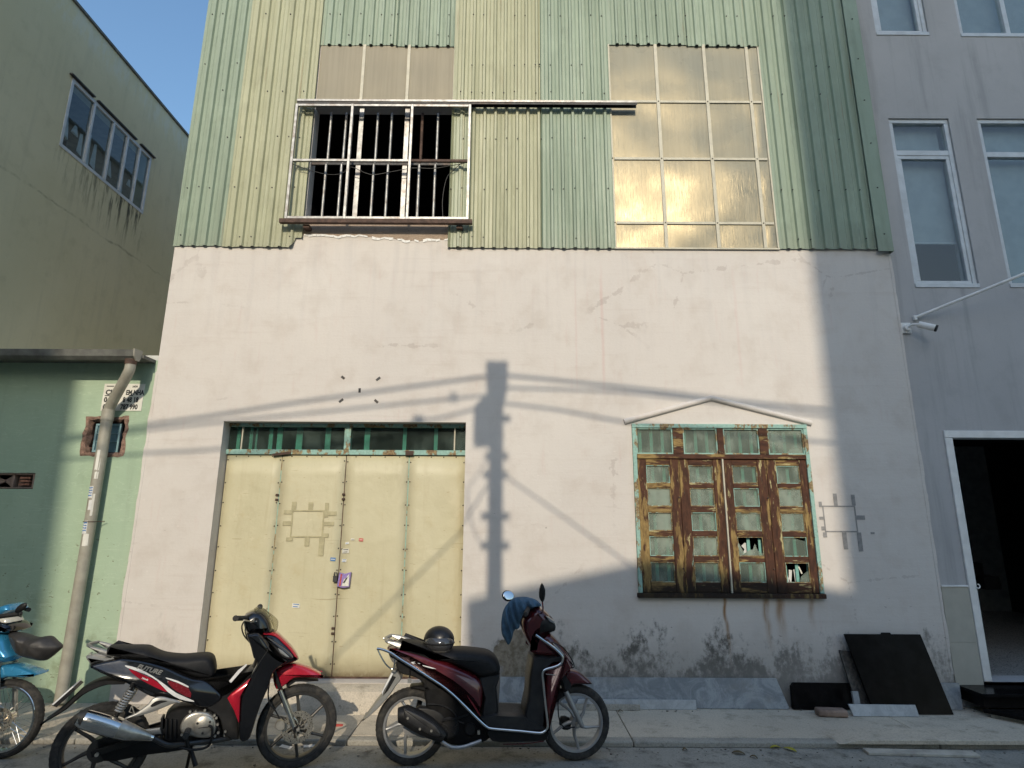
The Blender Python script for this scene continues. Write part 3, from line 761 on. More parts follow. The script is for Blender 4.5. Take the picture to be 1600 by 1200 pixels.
# ------------------------------------------------------------------ timber window of the pink building
WX0, WX1, WZ0, WZ1 = WIN
wf = MB()
wf.box(WX0+.001, WX0+.042, -.028, .06, WZ0+.048, WZ1-.046).box(WX1-.042, WX1-.001, -.028, .06, WZ0+.048, WZ1-.046).box(WX0+.001, WX1-.001, -.030, .06, WZ1-.045, WZ1-.001)
win = wf.build('timber_window', M['teal'], pb, .004, 2)
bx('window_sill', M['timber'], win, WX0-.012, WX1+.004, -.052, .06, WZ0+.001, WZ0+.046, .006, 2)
tm = MB(); tm.box(WX0+.043, WX1-.043, -.034, .05, 2.428, 2.478)
for a, b in ((1.742, 1.852), (2.222, 2.288), (2.672, 2.766)): tm.box(a, b, -.026, .045, 2.479, 2.761)
tm.build('transom_bar', M['timber_h'], win, .004, 2)
tp = [(1.346, 1.741), (1.853, 2.221), (2.289, 2.671), (2.767, 3.157)]
for a, b in tp:
    bead = MB(); t = .014
    for p in ((a, b, 2.747, 2.761), (a, b, 2.479, 2.493), (a, a+t, 2.494, 2.746), (b-t, b, 2.494, 2.746)): bead.box(p[0]+.0005, p[1]-.0005, -.014, .02, p[2], p[3])
    bead.build('glazing_bead', M['teal'], win)
    bx('pane', M['glass_cloudy'], win, a+t, b-t, .004, .008, 2.493, 2.747)
sash = [(1.346, 1.790, 1.440, 1.690), (1.794, 2.246, 1.893, 2.152), (2.262, 2.724, 2.358, 2.626), (2.729, 3.157, 2.832, 3.082)]
rows = [(2.172, 2.360), (1.930, 2.122), (1.678, 1.868), (1.424, 1.622), (1.165, 1.365)]
bx('meeting_strip', M['batten'], win, 2.2465, 2.2615, -.040, .0, WZ0+.05, 2.427)
for si, (a, b, p, q) in enumerate(sash):
    sb = MB(); ya, yb = -.018+.002*si, .042
    sb.box(a, p, ya, yb, WZ0+.049, 2.426).box(q, b, ya, yb, WZ0+.049, 2.426)
    zz = [WZ0+.049]+[v for r_ in rows[::-1] for v in r_]+[2.426]
    for k in range(0, len(zz), 2):
            sb.cur = 1; sb.box(p+.0005, q-.0005, ya+.003, yb-.002, zz[k], zz[k+1]); sb.cur = 0
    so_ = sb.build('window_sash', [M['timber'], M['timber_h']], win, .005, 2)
    for ri, (c, d) in enumerate(rows):
        t = .009; bead = MB()
        for w_ in ((p, q, d-t, d), (p, q, c, c+t), (p, p+t, c+t, d-t), (q-t, q, c+t, d-t)): bead.box(w_[0]+.001, w_[1]-.001, ya+.010, .018, w_[2]+.0008, w_[3]-.0008)
        bead.build('glazing_bead', M['bead'] if (si+ri) % 3 else M['teal'], win)
        A, B, C_, D = p+t, q-t, c+t, d-t; wd, h = B-A, D-C_
        if (si, ri) == (2, 3): poly = [(A, C_), (B, C_), (B, C_+.02), (B-.05, C_+.05), (B-.075, C_+.12), (B-.10, C_+.06), (A+.11, C_+.055), (A+.06, C_+.02), (A+.02, C_+.10), (A, C_+.14)]
        elif (si, ri) == (3, 3): poly = [(A, C_), (B, C_), (B, D-.035), (B-.06, D-.022), (A+.10, D), (A, D)]
        elif (si, ri) == (3, 4): poly = [(A+.13, C_), (B, C_), (B, C_+.11), (B-.05, C_+.08), (A+.15, C_+.05)]
        else: poly = [(A, C_), (B, C_), (B, D), (A, D)]
        mb = MB(); mb.prism(poly, .006, .010); o = mb.build('pane', M['glass_cloudy'], win, smooth=False)
        if len(poly) > 4: o['label'] = 'broken pane with a jagged edge'
for x, y in ((1.775, 2.02), (2.71, 2.02), (1.775, 1.3), (2.71, 1.3)):
    MB().cyl((x, -.015, y), (x, -.026, y), .012, .009, 8).build('latch', M['rusty'], win)
for k in range(15):
    x = 1.40+k*.121; bx('security_bar', M['teal_clean'], win, x-.016, x+.016, .044, .056, WZ0+.05, WZ1-.05)
# scraps of curtain behind the broken panes
for poly, m in (([(2.423,1.526),(2.459,1.558),(2.499,1.552),(2.487,1.493),(2.464,1.454),(2.429,1.441),(2.454,1.493)], 'paper'), ([(2.834,1.321),(2.873,1.244),(2.91,1.149),(2.831,1.155)], 'paper'), ([(2.899,1.289),(2.932,1.283),(2.913,1.162),(2.888,1.174)], 'paper'),
                ([(2.946,1.289),(2.981,1.302),(2.976,1.194),(2.954,1.168)], 'paper'), ([(2.994,1.328),(3.008,1.329),(3.04,1.252),(3.026,1.246)], 'sign_white')):
    mb = MB(); mb.prism(poly, .070, .076); mb.build('curtain_scrap', M[m], win, smooth=False)
# plaster pediment over the window
pd = MB(); pd.tube([(1.225, -.006, 2.828), (2.19, -.006, 3.098), (3.262, -.006, 2.822)], .031, 12)
pd.build('pediment_moulding', M['pink'], pb)
# tape scar right of the window, tape dashes above the door
tape_frame(pb, M['grey_tape'], 3.283, 3.632, 1.672, 1.945, -.002, (
    (3.41, 3.45, 1.946, 2.07), (3.60, 3.64, 1.946, 2.06), (3.25, 3.282, 1.93, 1.985), (3.24, 3.282, 1.80, 1.83), (3.633, 3.72, 1.80, 1.845), (3.26, 3.30, 1.62, 1.671), (3.46, 3.505, 1.50, 1.671), (3.615, 3.66, 1.48, 1.671), (3.25, 3.281, 1.69, 1.73), (3.76, 3.80, 1.655, 1.675)))
for x, z, rot, L in ((-1.875, 3.309, 40, .045), (-1.483, 3.296, -40, .055), (-1.681, 3.164, 88, .05), (-1.877, 3.048, -40, .055), (-1.49, 3.043, 40, .05)):
    bx('tape_dash', M['dark_steel'], pb, -L/2, L/2, -.003, -.001, -.013, .013, M=Matrix.Translation((x, 0, z)) @ Matrix.Rotation(R(rot), 4, 'Y'))
# ragged plaster at both edges of the front
r2 = random.Random(11)
for xe, sgn, zt in ((PX0, -1, 3.38), (PX1, 1, 4.80)):
    z = .3; pts = []
    while z < zt:
        pts.append((xe+sgn*(.004+.026*abs(mnoise.noise(Vector((z*2.3, sgn*3, 0))))+.012*abs(mnoise.noise(Vector((z*9, sgn, 0))))), z)); z += .045
    poly = pts + [(xe-sgn*.02, zt), (xe-sgn*.02, .3)]
    mb = MB(); mb.prism(poly, -.0035, .024); mb.build('ragged_plaster_edge', M['pink'], pb, smooth=False)

XW = -6.30
# ------------------------------------------------------------------ green house on the left
gh = thing('green_house', 'low house with pale green plaster, grey eaves gutter and a downpipe', 'house', (-7, 0, 0), world=True)
HO = (-4.585, -4.255, 2.47, 2.80); VE = (-5.62, -5.10, 2.075, 2.245)
wall_holes(XW+.01, PX0-.004, -.05, 3.50, .020, .20, [(HO[0]-.05, HO[1]+.045, HO[2]-.03, HO[3]+.04), VE]).build('wall', M['green_wall'], gh, smooth=False, rec=False)
bx('back_room', M['dark_room'], gh, XW+.02, PX0-.01, .9, 1.0, 0, 3.5)
bx('roof', simple('pale_roof_sheet', (.52, .52, .48), .6), gh, XW+.01, PX0-.004, .03, 9, 3.502, 3.56)
# ragged brick round the small window hole
r2 = random.Random(5)
def ragged(x0, x1, z0, z1, o, n=9):
    pts = []
    per = [(x0, z0), (x1, z0), (x1, z1), (x0, z1)]
    for i in range(4):
        a, b = per[i], per[(i+1) % 4]
        for k in range(n): t = k/n; pts.append((a[0]+(b[0]-a[0])*t+r2.uniform(-o, o), a[1]+(b[1]-a[1])*t+r2.uniform(-o, o)))
    return pts
outer = ragged(HO[0]-.075, HO[1]+.07, HO[2]-.048, HO[3]+.062, .012)
inner = ragged(HO[0]-.012, HO[1]+.010, HO[2]-.006, HO[3]+.008, .014)
mb = MB(); n = len(outer)
mid = ragged(HO[0]-.030, HO[1]+.028, HO[2]-.022, HO[3]+.028, .014)
mb.add([(x, .0172, z) for x, z in outer]+[(x, .0145, z) for x, z in mid]+[(x, .058, z) for x, z in inner]+[(x, .21, z) for x, z in inner], [(q*n+i, q*n+(i+1) % n, (q+1)*n+(i+1) % n, (q+1)*n+i) for q in range(3) for i in range(n)])
hr = mb.build('broken_edge', simple('broken_masonry', (.25, .155, .115), .95, var=.45, scale=30, bump=.5, dirt=.6, dirtcol=(.12, .10, .08)), gh, smooth=False)
sw = MB(); t = .022
for p in ((-4.565, -4.285, 2.765, 2.787), (-4.565, -4.285, 2.475, 2.497), (-4.565, -4.543, 2.4975, 2.7645), (-4.307, -4.285, 2.4975, 2.7645)): sw.box(p[0], p[1], .055, .09, p[2], p[3])
for z in (2.59, 2.68): sw.box(-4.542, -4.308, .06, .085, z-.006, z+.006)
swo = sw.build('small_window', simple('blue_frame', (.20, .33, .36), .5), gh, .002)
gm = simple('blue_pane', (.16, .27, .30), .15)
for a, b in ((2.498, 2.583), (2.597, 2.673), (2.687, 2.764)): bx('pane', gm, swo, -4.541, -4.309, .070, .074, a, b)
# brick air vent at far left
vt = MB()
for p in ((-5.62, -5.585, 2.08, 2.24), (-5.13, -5.104, 2.08, 2.24)): vt.box(p[0], p[1], .03, .16, p[2], p[3])
vt.box(-5.584, -5.131, .03, .16, 2.08, 2.095).box(-5.584, -5.131, .03, .16, 2.225, 2.24).box(-5.36, -5.335, .04, .16, 2.096, 2.224)
vo = vt.build('vent_block', M['brick'], gh, .004)
mb = MB(); mb.prism([(-5.58, 2.10), (-5.42, 2.16), (-5.58, 2.215)], .06, .10); mb.prism([(-5.37, 2.10), (-5.37, 2.22), (-5.45, 2.16)], .06, .10); mb.build('vent_fin', M['brick'], vo, smooth=False)
for z in (2.125, 2.16, 2.195): bx('vent_slat', M['red_brick'], vo, -5.28, -5.17, .045, .07, z-.009, z+.009)
bx('vent_back', M['brick'], vo, -5.33, -5.132, .10, .12, 2.096, 2.224)
# fascia, gutter and downpipe
bx('soffit', M['gutter'], gh, XW+.01, -3.985, -.20, .018, 3.465, 3.50)
gu = MB(); prof = [(-.20, .085), (-.205, .02), (-.235, -.03), (-.285, -.035), (-.325, .0), (-.335, .07), (-.328, .072), (-.317, .008), (-.282, -.026), (-.237, -.021), (-.212, .022), (-.207, .085)]
vs = [(x, y, 3.455+z) for x in (XW+.01, -4.02) for y, z in prof]; n = len(prof)
gu.add(vs, [(i, n+i, n+(i+1) % n, (i+1) % n) for i in range(n)]+[tuple(range(n)), tuple(range(2*n-1, n-1, -1))])
guo = gu.build('gutter', M['gutter'], gh)
cap = MB(); cap.prism([(-.340, .08), (-.33, .0), (-.285, -.042), (-.235, -.038), (-.20, .02), (-.195, .088)], 0, .012)
cap.v = [(-4.019+y, x, 3.455+z) for x, y, z in cap.v]
cap.build('end_cap', M['pvc'], guo)
PY = -.075
pp = [(-4.075, -.265, 3.43), (-4.075, -.265, 3.34), (-4.105, -.25, 3.26), (-4.31, -.11, 3.00), (-4.358, PY, 2.91), (-4.362, PY, 2.80)]
dp = MB(); dp.tube(spl(pp, 3, False), .052, 16)
dpo = dp.build('downpipe', M['pvc'], gh)
MB().tube([(-4.362, PY, 2.87), (-4.364, PY, 1.6), (-4.372, PY, .03)], [.056, .056, .056], 16).build('lower_pipe', M['pvc'], dpo)
MB().cyl((-4.362, PY, 2.80), (-4.362, PY, 2.92), .061, None, 16).build('pipe_socket', M['pvc'], dpo)
MB().tube([(-4.075, -.265, 3.43), (-4.075, -.265, 3.375)], .058, 16).build('outlet', M['rusty'], dpo)
cl = MB(); cl.tube([(-4.367+.060*math.cos(a), PY+.060*math.sin(a), 1.74) for a in [k*math.pi/8 for k in range(16)]], .004, 5, True); cl.tube([(-4.32, PY, 1.74), (-4.25, -.02, 1.745)], .004, 5); cl.build('pipe_clip', M['rusty'], dpo)
r3 = random.Random(8)
def wrap(z0, z1, a0, a1, mat, x=-4.3665, rr=.0572):
    mb = MB(); n = 6; vs = []
    for z in (z0, z1):
        for k in range(n+1):
            a = R(a0+(a1-a0)*k/n); vs.append((x+rr*math.cos(a), PY+rr*math.sin(a), z+r3.uniform(-.004, .004)))
    mb.add(vs, [(k, k+1, n+2+k, n+1+k) for k in range(n)]); return mb.build('paper_strip', mat, dpo, rec=False)
for z0, z1, a0, a1, m in ((2.27, 2.48, 265, 330, 'sign_white'), (2.18, 2.25, 275, 325, 'sign_white'), (1.98, 2.10, 240, 285, 'paper'), (1.80, 2.02, 290, 330, 'sign_white'), (1.62, 1.75, 235, 285, 'paper'), (1.50, 1.62, 262, 320, 'sign_white'), (1.86, 1.96, 262, 300, 'paper')):
    wrap(z0, z1, a0, a1, M[m])
for zc in (2.04, 1.685):
    for k in range(4): wrap(zc-.04+k*.026, zc-.028+k*.026, 240, 280, M['blue_print'], rr=.0583)

# ad board on the green wall
sg = thing('wall_notice', 'small white painted notice with black phone numbers on the green wall behind the downpipe', 'sign', (-4.285, .02, 2.93), world=True)
bx('board', M['sign_white'], sg, -4.512, -4.066, .012, .0195, 2.925, 3.228)
def sgt(t, x, z, s, wx=1.0): text('lettering', t, s, M['ink'], sg, facing(x, .0118, z), .0006, 0, wx)
sgt('CH', -4.487, 3.105, .078, .95); sgt('EM NHA', -4.262, 3.105, .074, .72)
sgt('0', -4.492, 3.022, .078, .9); sgt('8 48 18', -4.285, 3.022, .078, .72)
sgt('0', -4.492, 2.942, .078, .9); sgt('787 990', -4.300, 2.942, .078, .74)
for x0, x1, z in ((-4.485, -4.405, 3.195), (-4.395, -4.34, 3.186), (-4.49, -4.42, 3.088), (-4.225, -4.18, 3.092)): bx('small_print', M['ink'], sg, x0, x1, .0108, .0118, z, z+.010)
sgt('24/24', -4.20, 3.188, .028, .9)

# ------------------------------------------------------------------ yellow building behind it
yb_ = thing('yellow_building', 'tall olive yellow plastered house rising behind the green eaves', 'building', (-9, 3, 0), world=True)
XW = -6.30
wy0, wy1, wz0, wz1 = .865, 2.765, 6.81, 7.90
yw = wall_holes(-.6, 9.0, -.05, 8.97, 0, .2, [(wy0, wy1, wz0, wz1)])
yw.v = [(XW-y, x, z) for x, y, z in yw.v]            # turn the sheet to face +x
yw.f = [f[::-1] for f in yw.f]
yw.build('wall', M['yellow_wall'], yb_, smooth=False, rec=True)
fw = MB().box(-13, XW-.202, -.6, -.4, -.05, 8.97).build('front_wall', M['yellow_wall'], yb_, smooth=False)
bx('roof', M['gutter'], yb_, -13, XW+.03, -.63, 9.0, 8.972, 9.01)
yf = MB(); e = XW+.010
def ybox(mb, y0, y1, z0, z1, d0=0, d1=.05): mb.box(e-d1, e-d0, y0, y1, z0, z1)
ybox(yf, wy0, wy1, wz0, wz0+.05); ybox(yf, wy0, wy1, wz1-.05, wz1); ybox(yf, wy0, wy0+.045, wz0+.051, wz1-.051); ybox(yf, wy1-.045, wy1, wz0+.051, wz1-.051)
cols = [wy0+.045, 1.345, 1.785, 2.13, 2.45, wy1-.045]
for y in cols[1:-1]: ybox(yf, y-.02, y+.02, wz0+.051, wz1-.051, -.004, .046)
yo = yf.build('window', M['alu'], yb_, .003)
cur = simple('hung_cloth', (.82, .82, .80), .9)
for i in range(5):
    a, b = cols[i]+(.021 if i else 0), cols[i+1]-(.021 if i < 4 else 0)
    mb = MB(); mb.box(e-.03, e-.026, a, b, wz0+.051, wz1-.051); mb.build('pane', M['black_glass'], yo, smooth=False)
r2 = random.Random(2)
for y, zt, wd, h in ((1.0, 7.45, .05, .42), (1.17, 7.34, .07, .14), (1.45, 7.40, .06, .5), (1.58, 7.32, .07, .4), (1.95, 7.28, .07, .25), (2.25, 7.5, .03, .6), (2.42, 7.25, .05, .12), (1.30, 7.3, .05, .34)):
    mb = MB(); mb.prism([(y-wd*.3, zt), (y+wd*.3, zt), (y+wd, zt-h), (y-wd*.7, zt-h*.9)], 0, .01)
    mb.v = [(e-.055-r2.uniform(0, .04)-b_, a_, c_) for a_, b_, c_ in mb.v]; mb.build('hung_cloth', cur, yo)
bx('room', M['dark_room'], yb_, e-2.5, e-2.4, wy0-1, wy1+1, 5, 8.9)
for y0, y1 in ((wy0-.06, wy0+.42), (wy0+.5, 2.30), (2.42, wy1+.05)):
    MB().box(XW-.02, XW+.045, y0, y1, wz1+.012, wz1+.032).build('drip_ledge', M['dark_steel'], yb_, smooth=False)

# ------------------------------------------------------------------ grey building on the right
gb = thing('grey_building', 'grey rendered house with white framed windows and a dark open doorway', 'building', (8, 0, 0), world=True)
GX0, GX1, GY = PX1+.004, 13, .04
W1 = (4.665, 5.415, 4.425, 6.676); W2 = (5.765, 6.60, 4.43, 6.68); W3 = (4.68, 5.366, 7.90, 9.4); W4 = (5.772, 7.05, 7.883, 9.4); DR = (4.715, 7.2, .231, 2.758)
wall_holes(GX0, GX1, -.05, 11, GY, GY+.25, [W1, W2, W3, W4, DR]).build('wall', M['grey_wall'], gb, smooth=False, rec=False)
bx('roof', M['gutter'], gb, GX0, GX1, GY-.1, 9, 11.002, 11.1)
bx('side_wall', M['dark_room'], gb, GX0+.002, GX0+.1, GY+.252, 9, -.05, 11); bx('side_wall', M['dark_room'], gb, GX1-.2, GX1, GY+.252, 9, -.05, 11); bx('back_wall', M['dark_room'], gb, GX0, GX1, 9.002, 9.2, -.05, 11)
bx('upper_floor', M['dark_room'], gb, GX0+.102, GX1-.202, GY+.252, 9, 3.2, 3.4); bx('upper_floor', M['dark_room'], gb, GX0+.102, GX1-.202, GY+.252, 9, 7.0, 7.2)
bx('room_partition', M['dark_room'], gb, GX0+.102, GX1-.202, 5.0, 5.1, .23, 3.198)
def framed(Wd, trans=None, blind_to=None, mull=None, sash=True):
    a, b, c, d = Wd; y0, y1 = GY+.02, GY+.09; t = .055
    f = MB(); f.box(a+.002, b-.002, y0, y1, d-t, d-.002).box(a+.002, b-.002, y0-.03, y1, c+.002, c+t).box(a+.002, a+t, y0, y1, c+t+.001, d-t-.001).box(b-t, b-.002, y0, y1, c+t+.001, d-t-.001)
    if trans: f.box(a+t+.001, b-t-.001, y0+.003, y1-.003, trans-.035, trans+.035)
    if mull: f.box(mull-.03, mull+.03, y0+.002, y1-.002, c+t+.001, d-t-.001)
    fo = f.build('window', M['alu'], gb, .004, 2)
    zs = [c+t] + ([trans-.036, trans+.036] if trans else []) + [d-t]
    xs_ = [a+t] + ([mull-.031, mull+.031] if mull else []) + [b-t]
    for i in range(0, len(zs), 2):
        for j in range(0, len(xs_), 2):
            x0, x1, z0, z1 = xs_[j], xs_[j+1], zs[i], zs[i+1]
            if sash and i == 0:
                s = MB(); q = .045
                s.box(x0+.001, x1-.001, y0+.008, y1-.01, z0+.001, z0+q).box(x0+.001, x1-.001, y0+.008, y1-.01, z1-q, z1-.001).box(x0+.001, x0+q, y0+.008, y1-.01, z0+q+.001, z1-q-.001).box(x1-q, x1-.001, y0+.008, y1-.01, z0+q+.001, z1-q-.001)
                s.build('sash', M['alu'], fo, .003); x0, x1, z0, z1 = x0+q, x1-q, z0+q, z1-q
            bx('pane', M['glass_clear'], fo, x0, x1, y0+.035, y0+.041, z0, z1)
    bz = blind_to if blind_to else c+t
    bx('roller_blind', M['blind'], fo, a+.06, b-.06, y1+.06, y1+.064, bz, d-.03)
    MB().cyl((a+.06, y1+.062, bz-.012), (b-.06, y1+.062, bz-.012), .012, None, 8).build('blind_rod', M['alu'], fo)
    return fo
framed(W1, 6.205, 5.07); framed(W2, 6.19, None, None, False); framed(W3); framed(W4, None, None, 6.42, False)
# door surround, wainscot, hook
ds = MB(); ds.box(4.717, 4.800, GY-.018, GY+.12, .233, 2.675).box(4.717, 7.2, GY-.018, GY+.12, 2.676, 2.756)
ds.build('door_frame', M['white'], gb, .006, 2)
bx('wainscot_tile', M['tile_beige'], gb, GX0+.03, 4.712, GY-.014, GY-.002, .60, 1.128); bx('wainscot_tile', M['tile_beige'], gb, GX0+.03, 4.712, GY-.013, GY-.002, .20, .598)
bx('wainscot_trim', M['white'], gb, GX0+.03, 4.714, GY-.022, GY-.002, 1.130, 1.148, .003)
MB().tube([(4.80+.02*math.sin(a), GY-.02-.012, 1.14+.02*math.cos(a)) for a in [k*math.pi/6 for k in range(9)]], .006, 6).build('hook', M['white'], gb)
bx('hall_floor', simple('hall_tile', (.30, .29, .27), .3), gb, 4.52, 9, GY+.0, 4.99, .16, .229)
for k in range(9):
    st = MB(); st.box(5.55+k*.24, 5.55+(k+1)*.24+.02, 3.4, 4.8, 2.55-(k+1)*.20, 2.55-k*.20)
    st.build('stair_step', M['dark_room'], gb, smooth=False)
bx('stair_wall', simple('dim_hall_wall', (.38, .37, .35), .9), gb, 4.55, 9, 4.85, 4.98, .23, 3.19)
# stone steps in front of the doorway
s1 = MB(); s1.prism([(4.44, -.30), (4.44, .035), (9, .035), (9, -.30)], .172, .205); s1.v = [(x, z, y) for x, y, z in s1.v]; s1.build('step_tread', M['granite_black'], gb, .006, 2)
s2 = MB(); s2.prism([(4.47, -.26), (4.47, .035), (9, .035), (9, -.26)], .075, .170); s2.v = [(x, z, y) for x, y, z in s2.v]; s2.build('step_riser', M['granite_black'], gb, .004)
s3_ = MB(); s3_.prism([(4.45, -.26), (4.66, -.52), (9, -.55), (9, -.262), (4.47, -.262)], .035, .070); s4_ = MB(); s4_.prism([(4.50, -.28), (4.70, -.47), (9, -.5), (9, -.27)], 0, .034)
for q, nm, m in ((s3_, 'step_tread', 'granite_black'), (s4_, 'step_riser', 'kerbc')):
    q.v = [(x, z, y) for x, y, z in q.v]; q.build(nm, M[m], gb, .005)

# ------------------------------------------------------------------ across the street, behind the camera (these cast the shade on the fronts)
TE = math.tan(SUN_EL)/math.cos(SUN_AZ); TA = math.tan(SUN_AZ)
def caster(X, Z, d): return (X-d*TA, -d, Z+d*TE)     # the point at distance d across the street whose shade falls on the front at (X, Z)
def far_house(name, label, x0, x1, ya, yb, h, gable=0, nwin=(3, 3), xm=0):
    t = thing(name, label, 'building', ((x0+x1)/2, (ya+yb)/2, 0), world=True)
    mb = MB()
    if gable:
        mb.prism([(x0, -.05), (x1, -.05), (x1, h), (xm, h+gable), (x0, h)], yb, ya)
        mb.build('wall', M['far_wall'], t, smooth=False)
        for s in (0, 1):
            r_ = MB(); a, b = ((x0-.02, h-.02), (xm, h+gable)) if s == 0 else ((xm, h+gable), (x1+.02, h-.02))
            r_.prism([(a[0], a[1]+.006), (b[0], b[1]+.006), (b[0], b[1]+.05), (a[0], a[1]+.05)], yb-.1, ya+.02); r_.build('roof', M['roof_tile'], t, smooth=False)
    else:
        mb.box(x0, x1, ya, yb, -.05, h); mb.build('wall', M['far_wall'], t, smooth=False)
        MB().box(x0-.001, x1+.001, ya, yb, h+.002, h+.05).build('coping', M['gutter'], t, smooth=False)
    nx, nz = nwin
    for i in range(nx):
        for j in range(nz):
            cx = x0+(x1-x0)*(i+.5)/nx; cz = 1.6+(h-2.2)*(j+.5)/nz; f = MB()
            f.box(cx-.6, cx+.6, yb+.002, yb+.06, cz-.6, cz-.54).box(cx-.6, cx+.6, yb+.002, yb+.06, cz+.54, cz+.6).box(cx-.6, cx-.54, yb+.002, yb+.06, cz-.539, cz+.539).box(cx+.54, cx+.6, yb+.002, yb+.06, cz-.539, cz+.539)
            fo = f.build('window', M['alu'], t, smooth=False); bx('pane', M['black_glass'], fo, cx-.539, cx+.539, yb+.01, yb+.02, cz-.539, cz+.539)
    return t
c = caster(-4.83, 0, 20); far_house('apartment_house', 'tall pale apartment house across the street on the left, behind the camera', -17, c[0], -30, -20, 13.6, 0, (4, 4))
c = caster(3.46, 0, 22); far_house('apartment_house', 'tallest apartment house across the street on the right, behind the camera', c[0], 16, -32, -22, 21.5, 0, (5, 6))
c = caster(-.44, .99, 13); c2 = caster(4.1, .99, 13); pk = caster(1.42, 1.38, 13)
far_house('gable_house', 'small house with a low gable across the street, behind the camera', c[0], c2[0], -19, -13, c[2], pk[2]-c[2], (2, 2), pk[0])
c3 = caster(0, -.60, 13); far_house('flat_roofed_house', 'low flat roofed house beside the gabled one across the street, behind the camera', -12, c[0]-.01, -19, -13, c3[2], 0, (4, 2))

far_house('added_shade_house', 'unseen house added at the left to darken the green wall', -13, -6.7, -.62, -9.3, 9.0, 0, (1, 2))  # added out of view to hold sky light off the green wall
# utility pole with cables, a pace behind the camera
PD = 8.0
px_, _, pz_ = caster(-.168, 3.46, PD)
pole = thing('utility_pole', 'square concrete utility pole with meter box and cable brackets behind the camera', 'utility pole', (px_, -PD, -.04), world=True)
pm = simple('pole_concrete', (.36, .35, .33), .9, bump=.3)
mb = MB(); mb.v = []
zt = pz_
def taper(x0, x1, z0, z1, w0, w1, d0, d1):
    vs = []
    for z, w_, d_ in ((z0, w0, d0), (z1, w1, d1)):
        vs += [(px_-w_+x0, -PD-d_, z), (px_+w_+x0, -PD-d_, z), (px_+w_+x0, -PD+d_, z), (px_-w_+x0, -PD+d_, z)]
    return MB().add(vs, [(3, 2, 1, 0), (4, 5, 6, 7), (0, 1, 5, 4), (1, 2, 6, 5), (2, 3, 7, 6), (3, 0, 4, 7)])
taper(0, 0, -.05, zt-.40, .095, .075, .12, .09).build('shaft', pm, pole, smooth=False)
taper(0, 0, zt-.398, zt-.22, .085, .118, .09, .10).build('pole_head', pm, pole, smooth=False)
taper(0, 0, zt-.219, zt, .118, .122, .10, .10).build('head_box', pm, pole, smooth=False)
q = caster(-.30, 2.80, PD)
mb = MB(); mb.prism([(q[0]-.115, q[2]-.20), (q[0]+.13, q[2]-.20), (q[0]+.13, q[2]+.30), (q[0]+.03, q[2]+.28), (q[0]-.115, q[2]+.14)], -PD-.12, -PD+.12); mb.build('meter_box', M['dark_steel'], pole, smooth=False)
for Z, wl, wr in ((2.84, 0, .155), (2.43, .12, .13), (2.23, .135, .13), (1.80, .15, .15), (1.50, .15, .15)):
    q = caster(-.165, Z, PD); MB().box(px_-max(.08, wl), px_+max(.08, wr), -PD-.02, -PD+.09, q[2]-.012, q[2]+.012).build('step_bracket', M['dark_steel'], pole, smooth=False)
def cable(pts, r=.013, d=PD, label='black cable'):
    P = [caster(x, z, d) for x, z in pts]
    return P
cabs = [((-16, 1.6), (-8, 2.25), (-3.97, 2.77), (-2.2, 3.05), (-.25, 3.335)), ((-16, 1.3), (-8, 2.15), (-4.81, 2.60), (-3.69, 2.745), (-2.0, 2.93), (-.25, 3.12)), ((-16, 1.2), (-8, 2.0), (-4.81, 2.40), (-3.03, 2.52), (-1.04, 2.81), (-.25, 3.01)),
        ((-.08, 3.345), (1.2, 3.22), (2.4, 3.08), (3.51, 2.97), (8, 2.6), (16, 2.2)), ((-.08, 3.20), (1.2, 3.16), (2.4, 3.03), (4, 2.85), (8, 2.6), (16, 2.3)), ((-.08, 3.025), (.55, 2.95), (1.22, 2.83), (2.4, 2.70), (3.47, 2.61), (8, 2.2), (16, 1.8))]
for i, cb in enumerate(cabs):
    MB().tube(spl(cable(cb), 4, False), .021 if i in (0, 3) else .017, 6).build('cable', M['cable'], pole)
MB().tube(cable(((-.20, 2.23), (-.48, 1.78), (-1.65, .62), (-3.2, -.9))), .010, 6).build('guy_wire', M['cable'], pole)
MB().tube(cable(((-.10, 2.26), (.50, 1.85), (1.12, 1.41), (2.8, .3))), .010, 6).build('guy_wire', M['cable'], pole)
MB().tube(spl(cable(((-.25, 2.45), (-.36, 2.25), (-.46, 2.1), (-.44, 1.85), (-.36, 1.6), (-.27, 1.52))), 4, False), .007, 6).build('drop_wire', M['cable'], pole)
mb = MB(); 
for a in (0, 60, 120): mb.tube([(caster(-.64, 3.09, PD)[0]-.07*math.cos(R(a)), -PD, caster(-.64, 3.09, PD)[2]-.07*math.sin(R(a))), (caster(-.64, 3.09, PD)[0]+.07*math.cos(R(a)), -PD, caster(-.64, 3.09, PD)[2]+.07*math.sin(R(a)))], .012, 6)
mb.build('cable_clamp', M['dark_steel'], pole)
q = caster(-1.02, 2.83, PD); bx('cable_clamp', M['dark_steel'], pole, q[0]-.06, q[0]+.06, -PD-.03, -PD+.03, q[2]-.03, q[2]+.04)

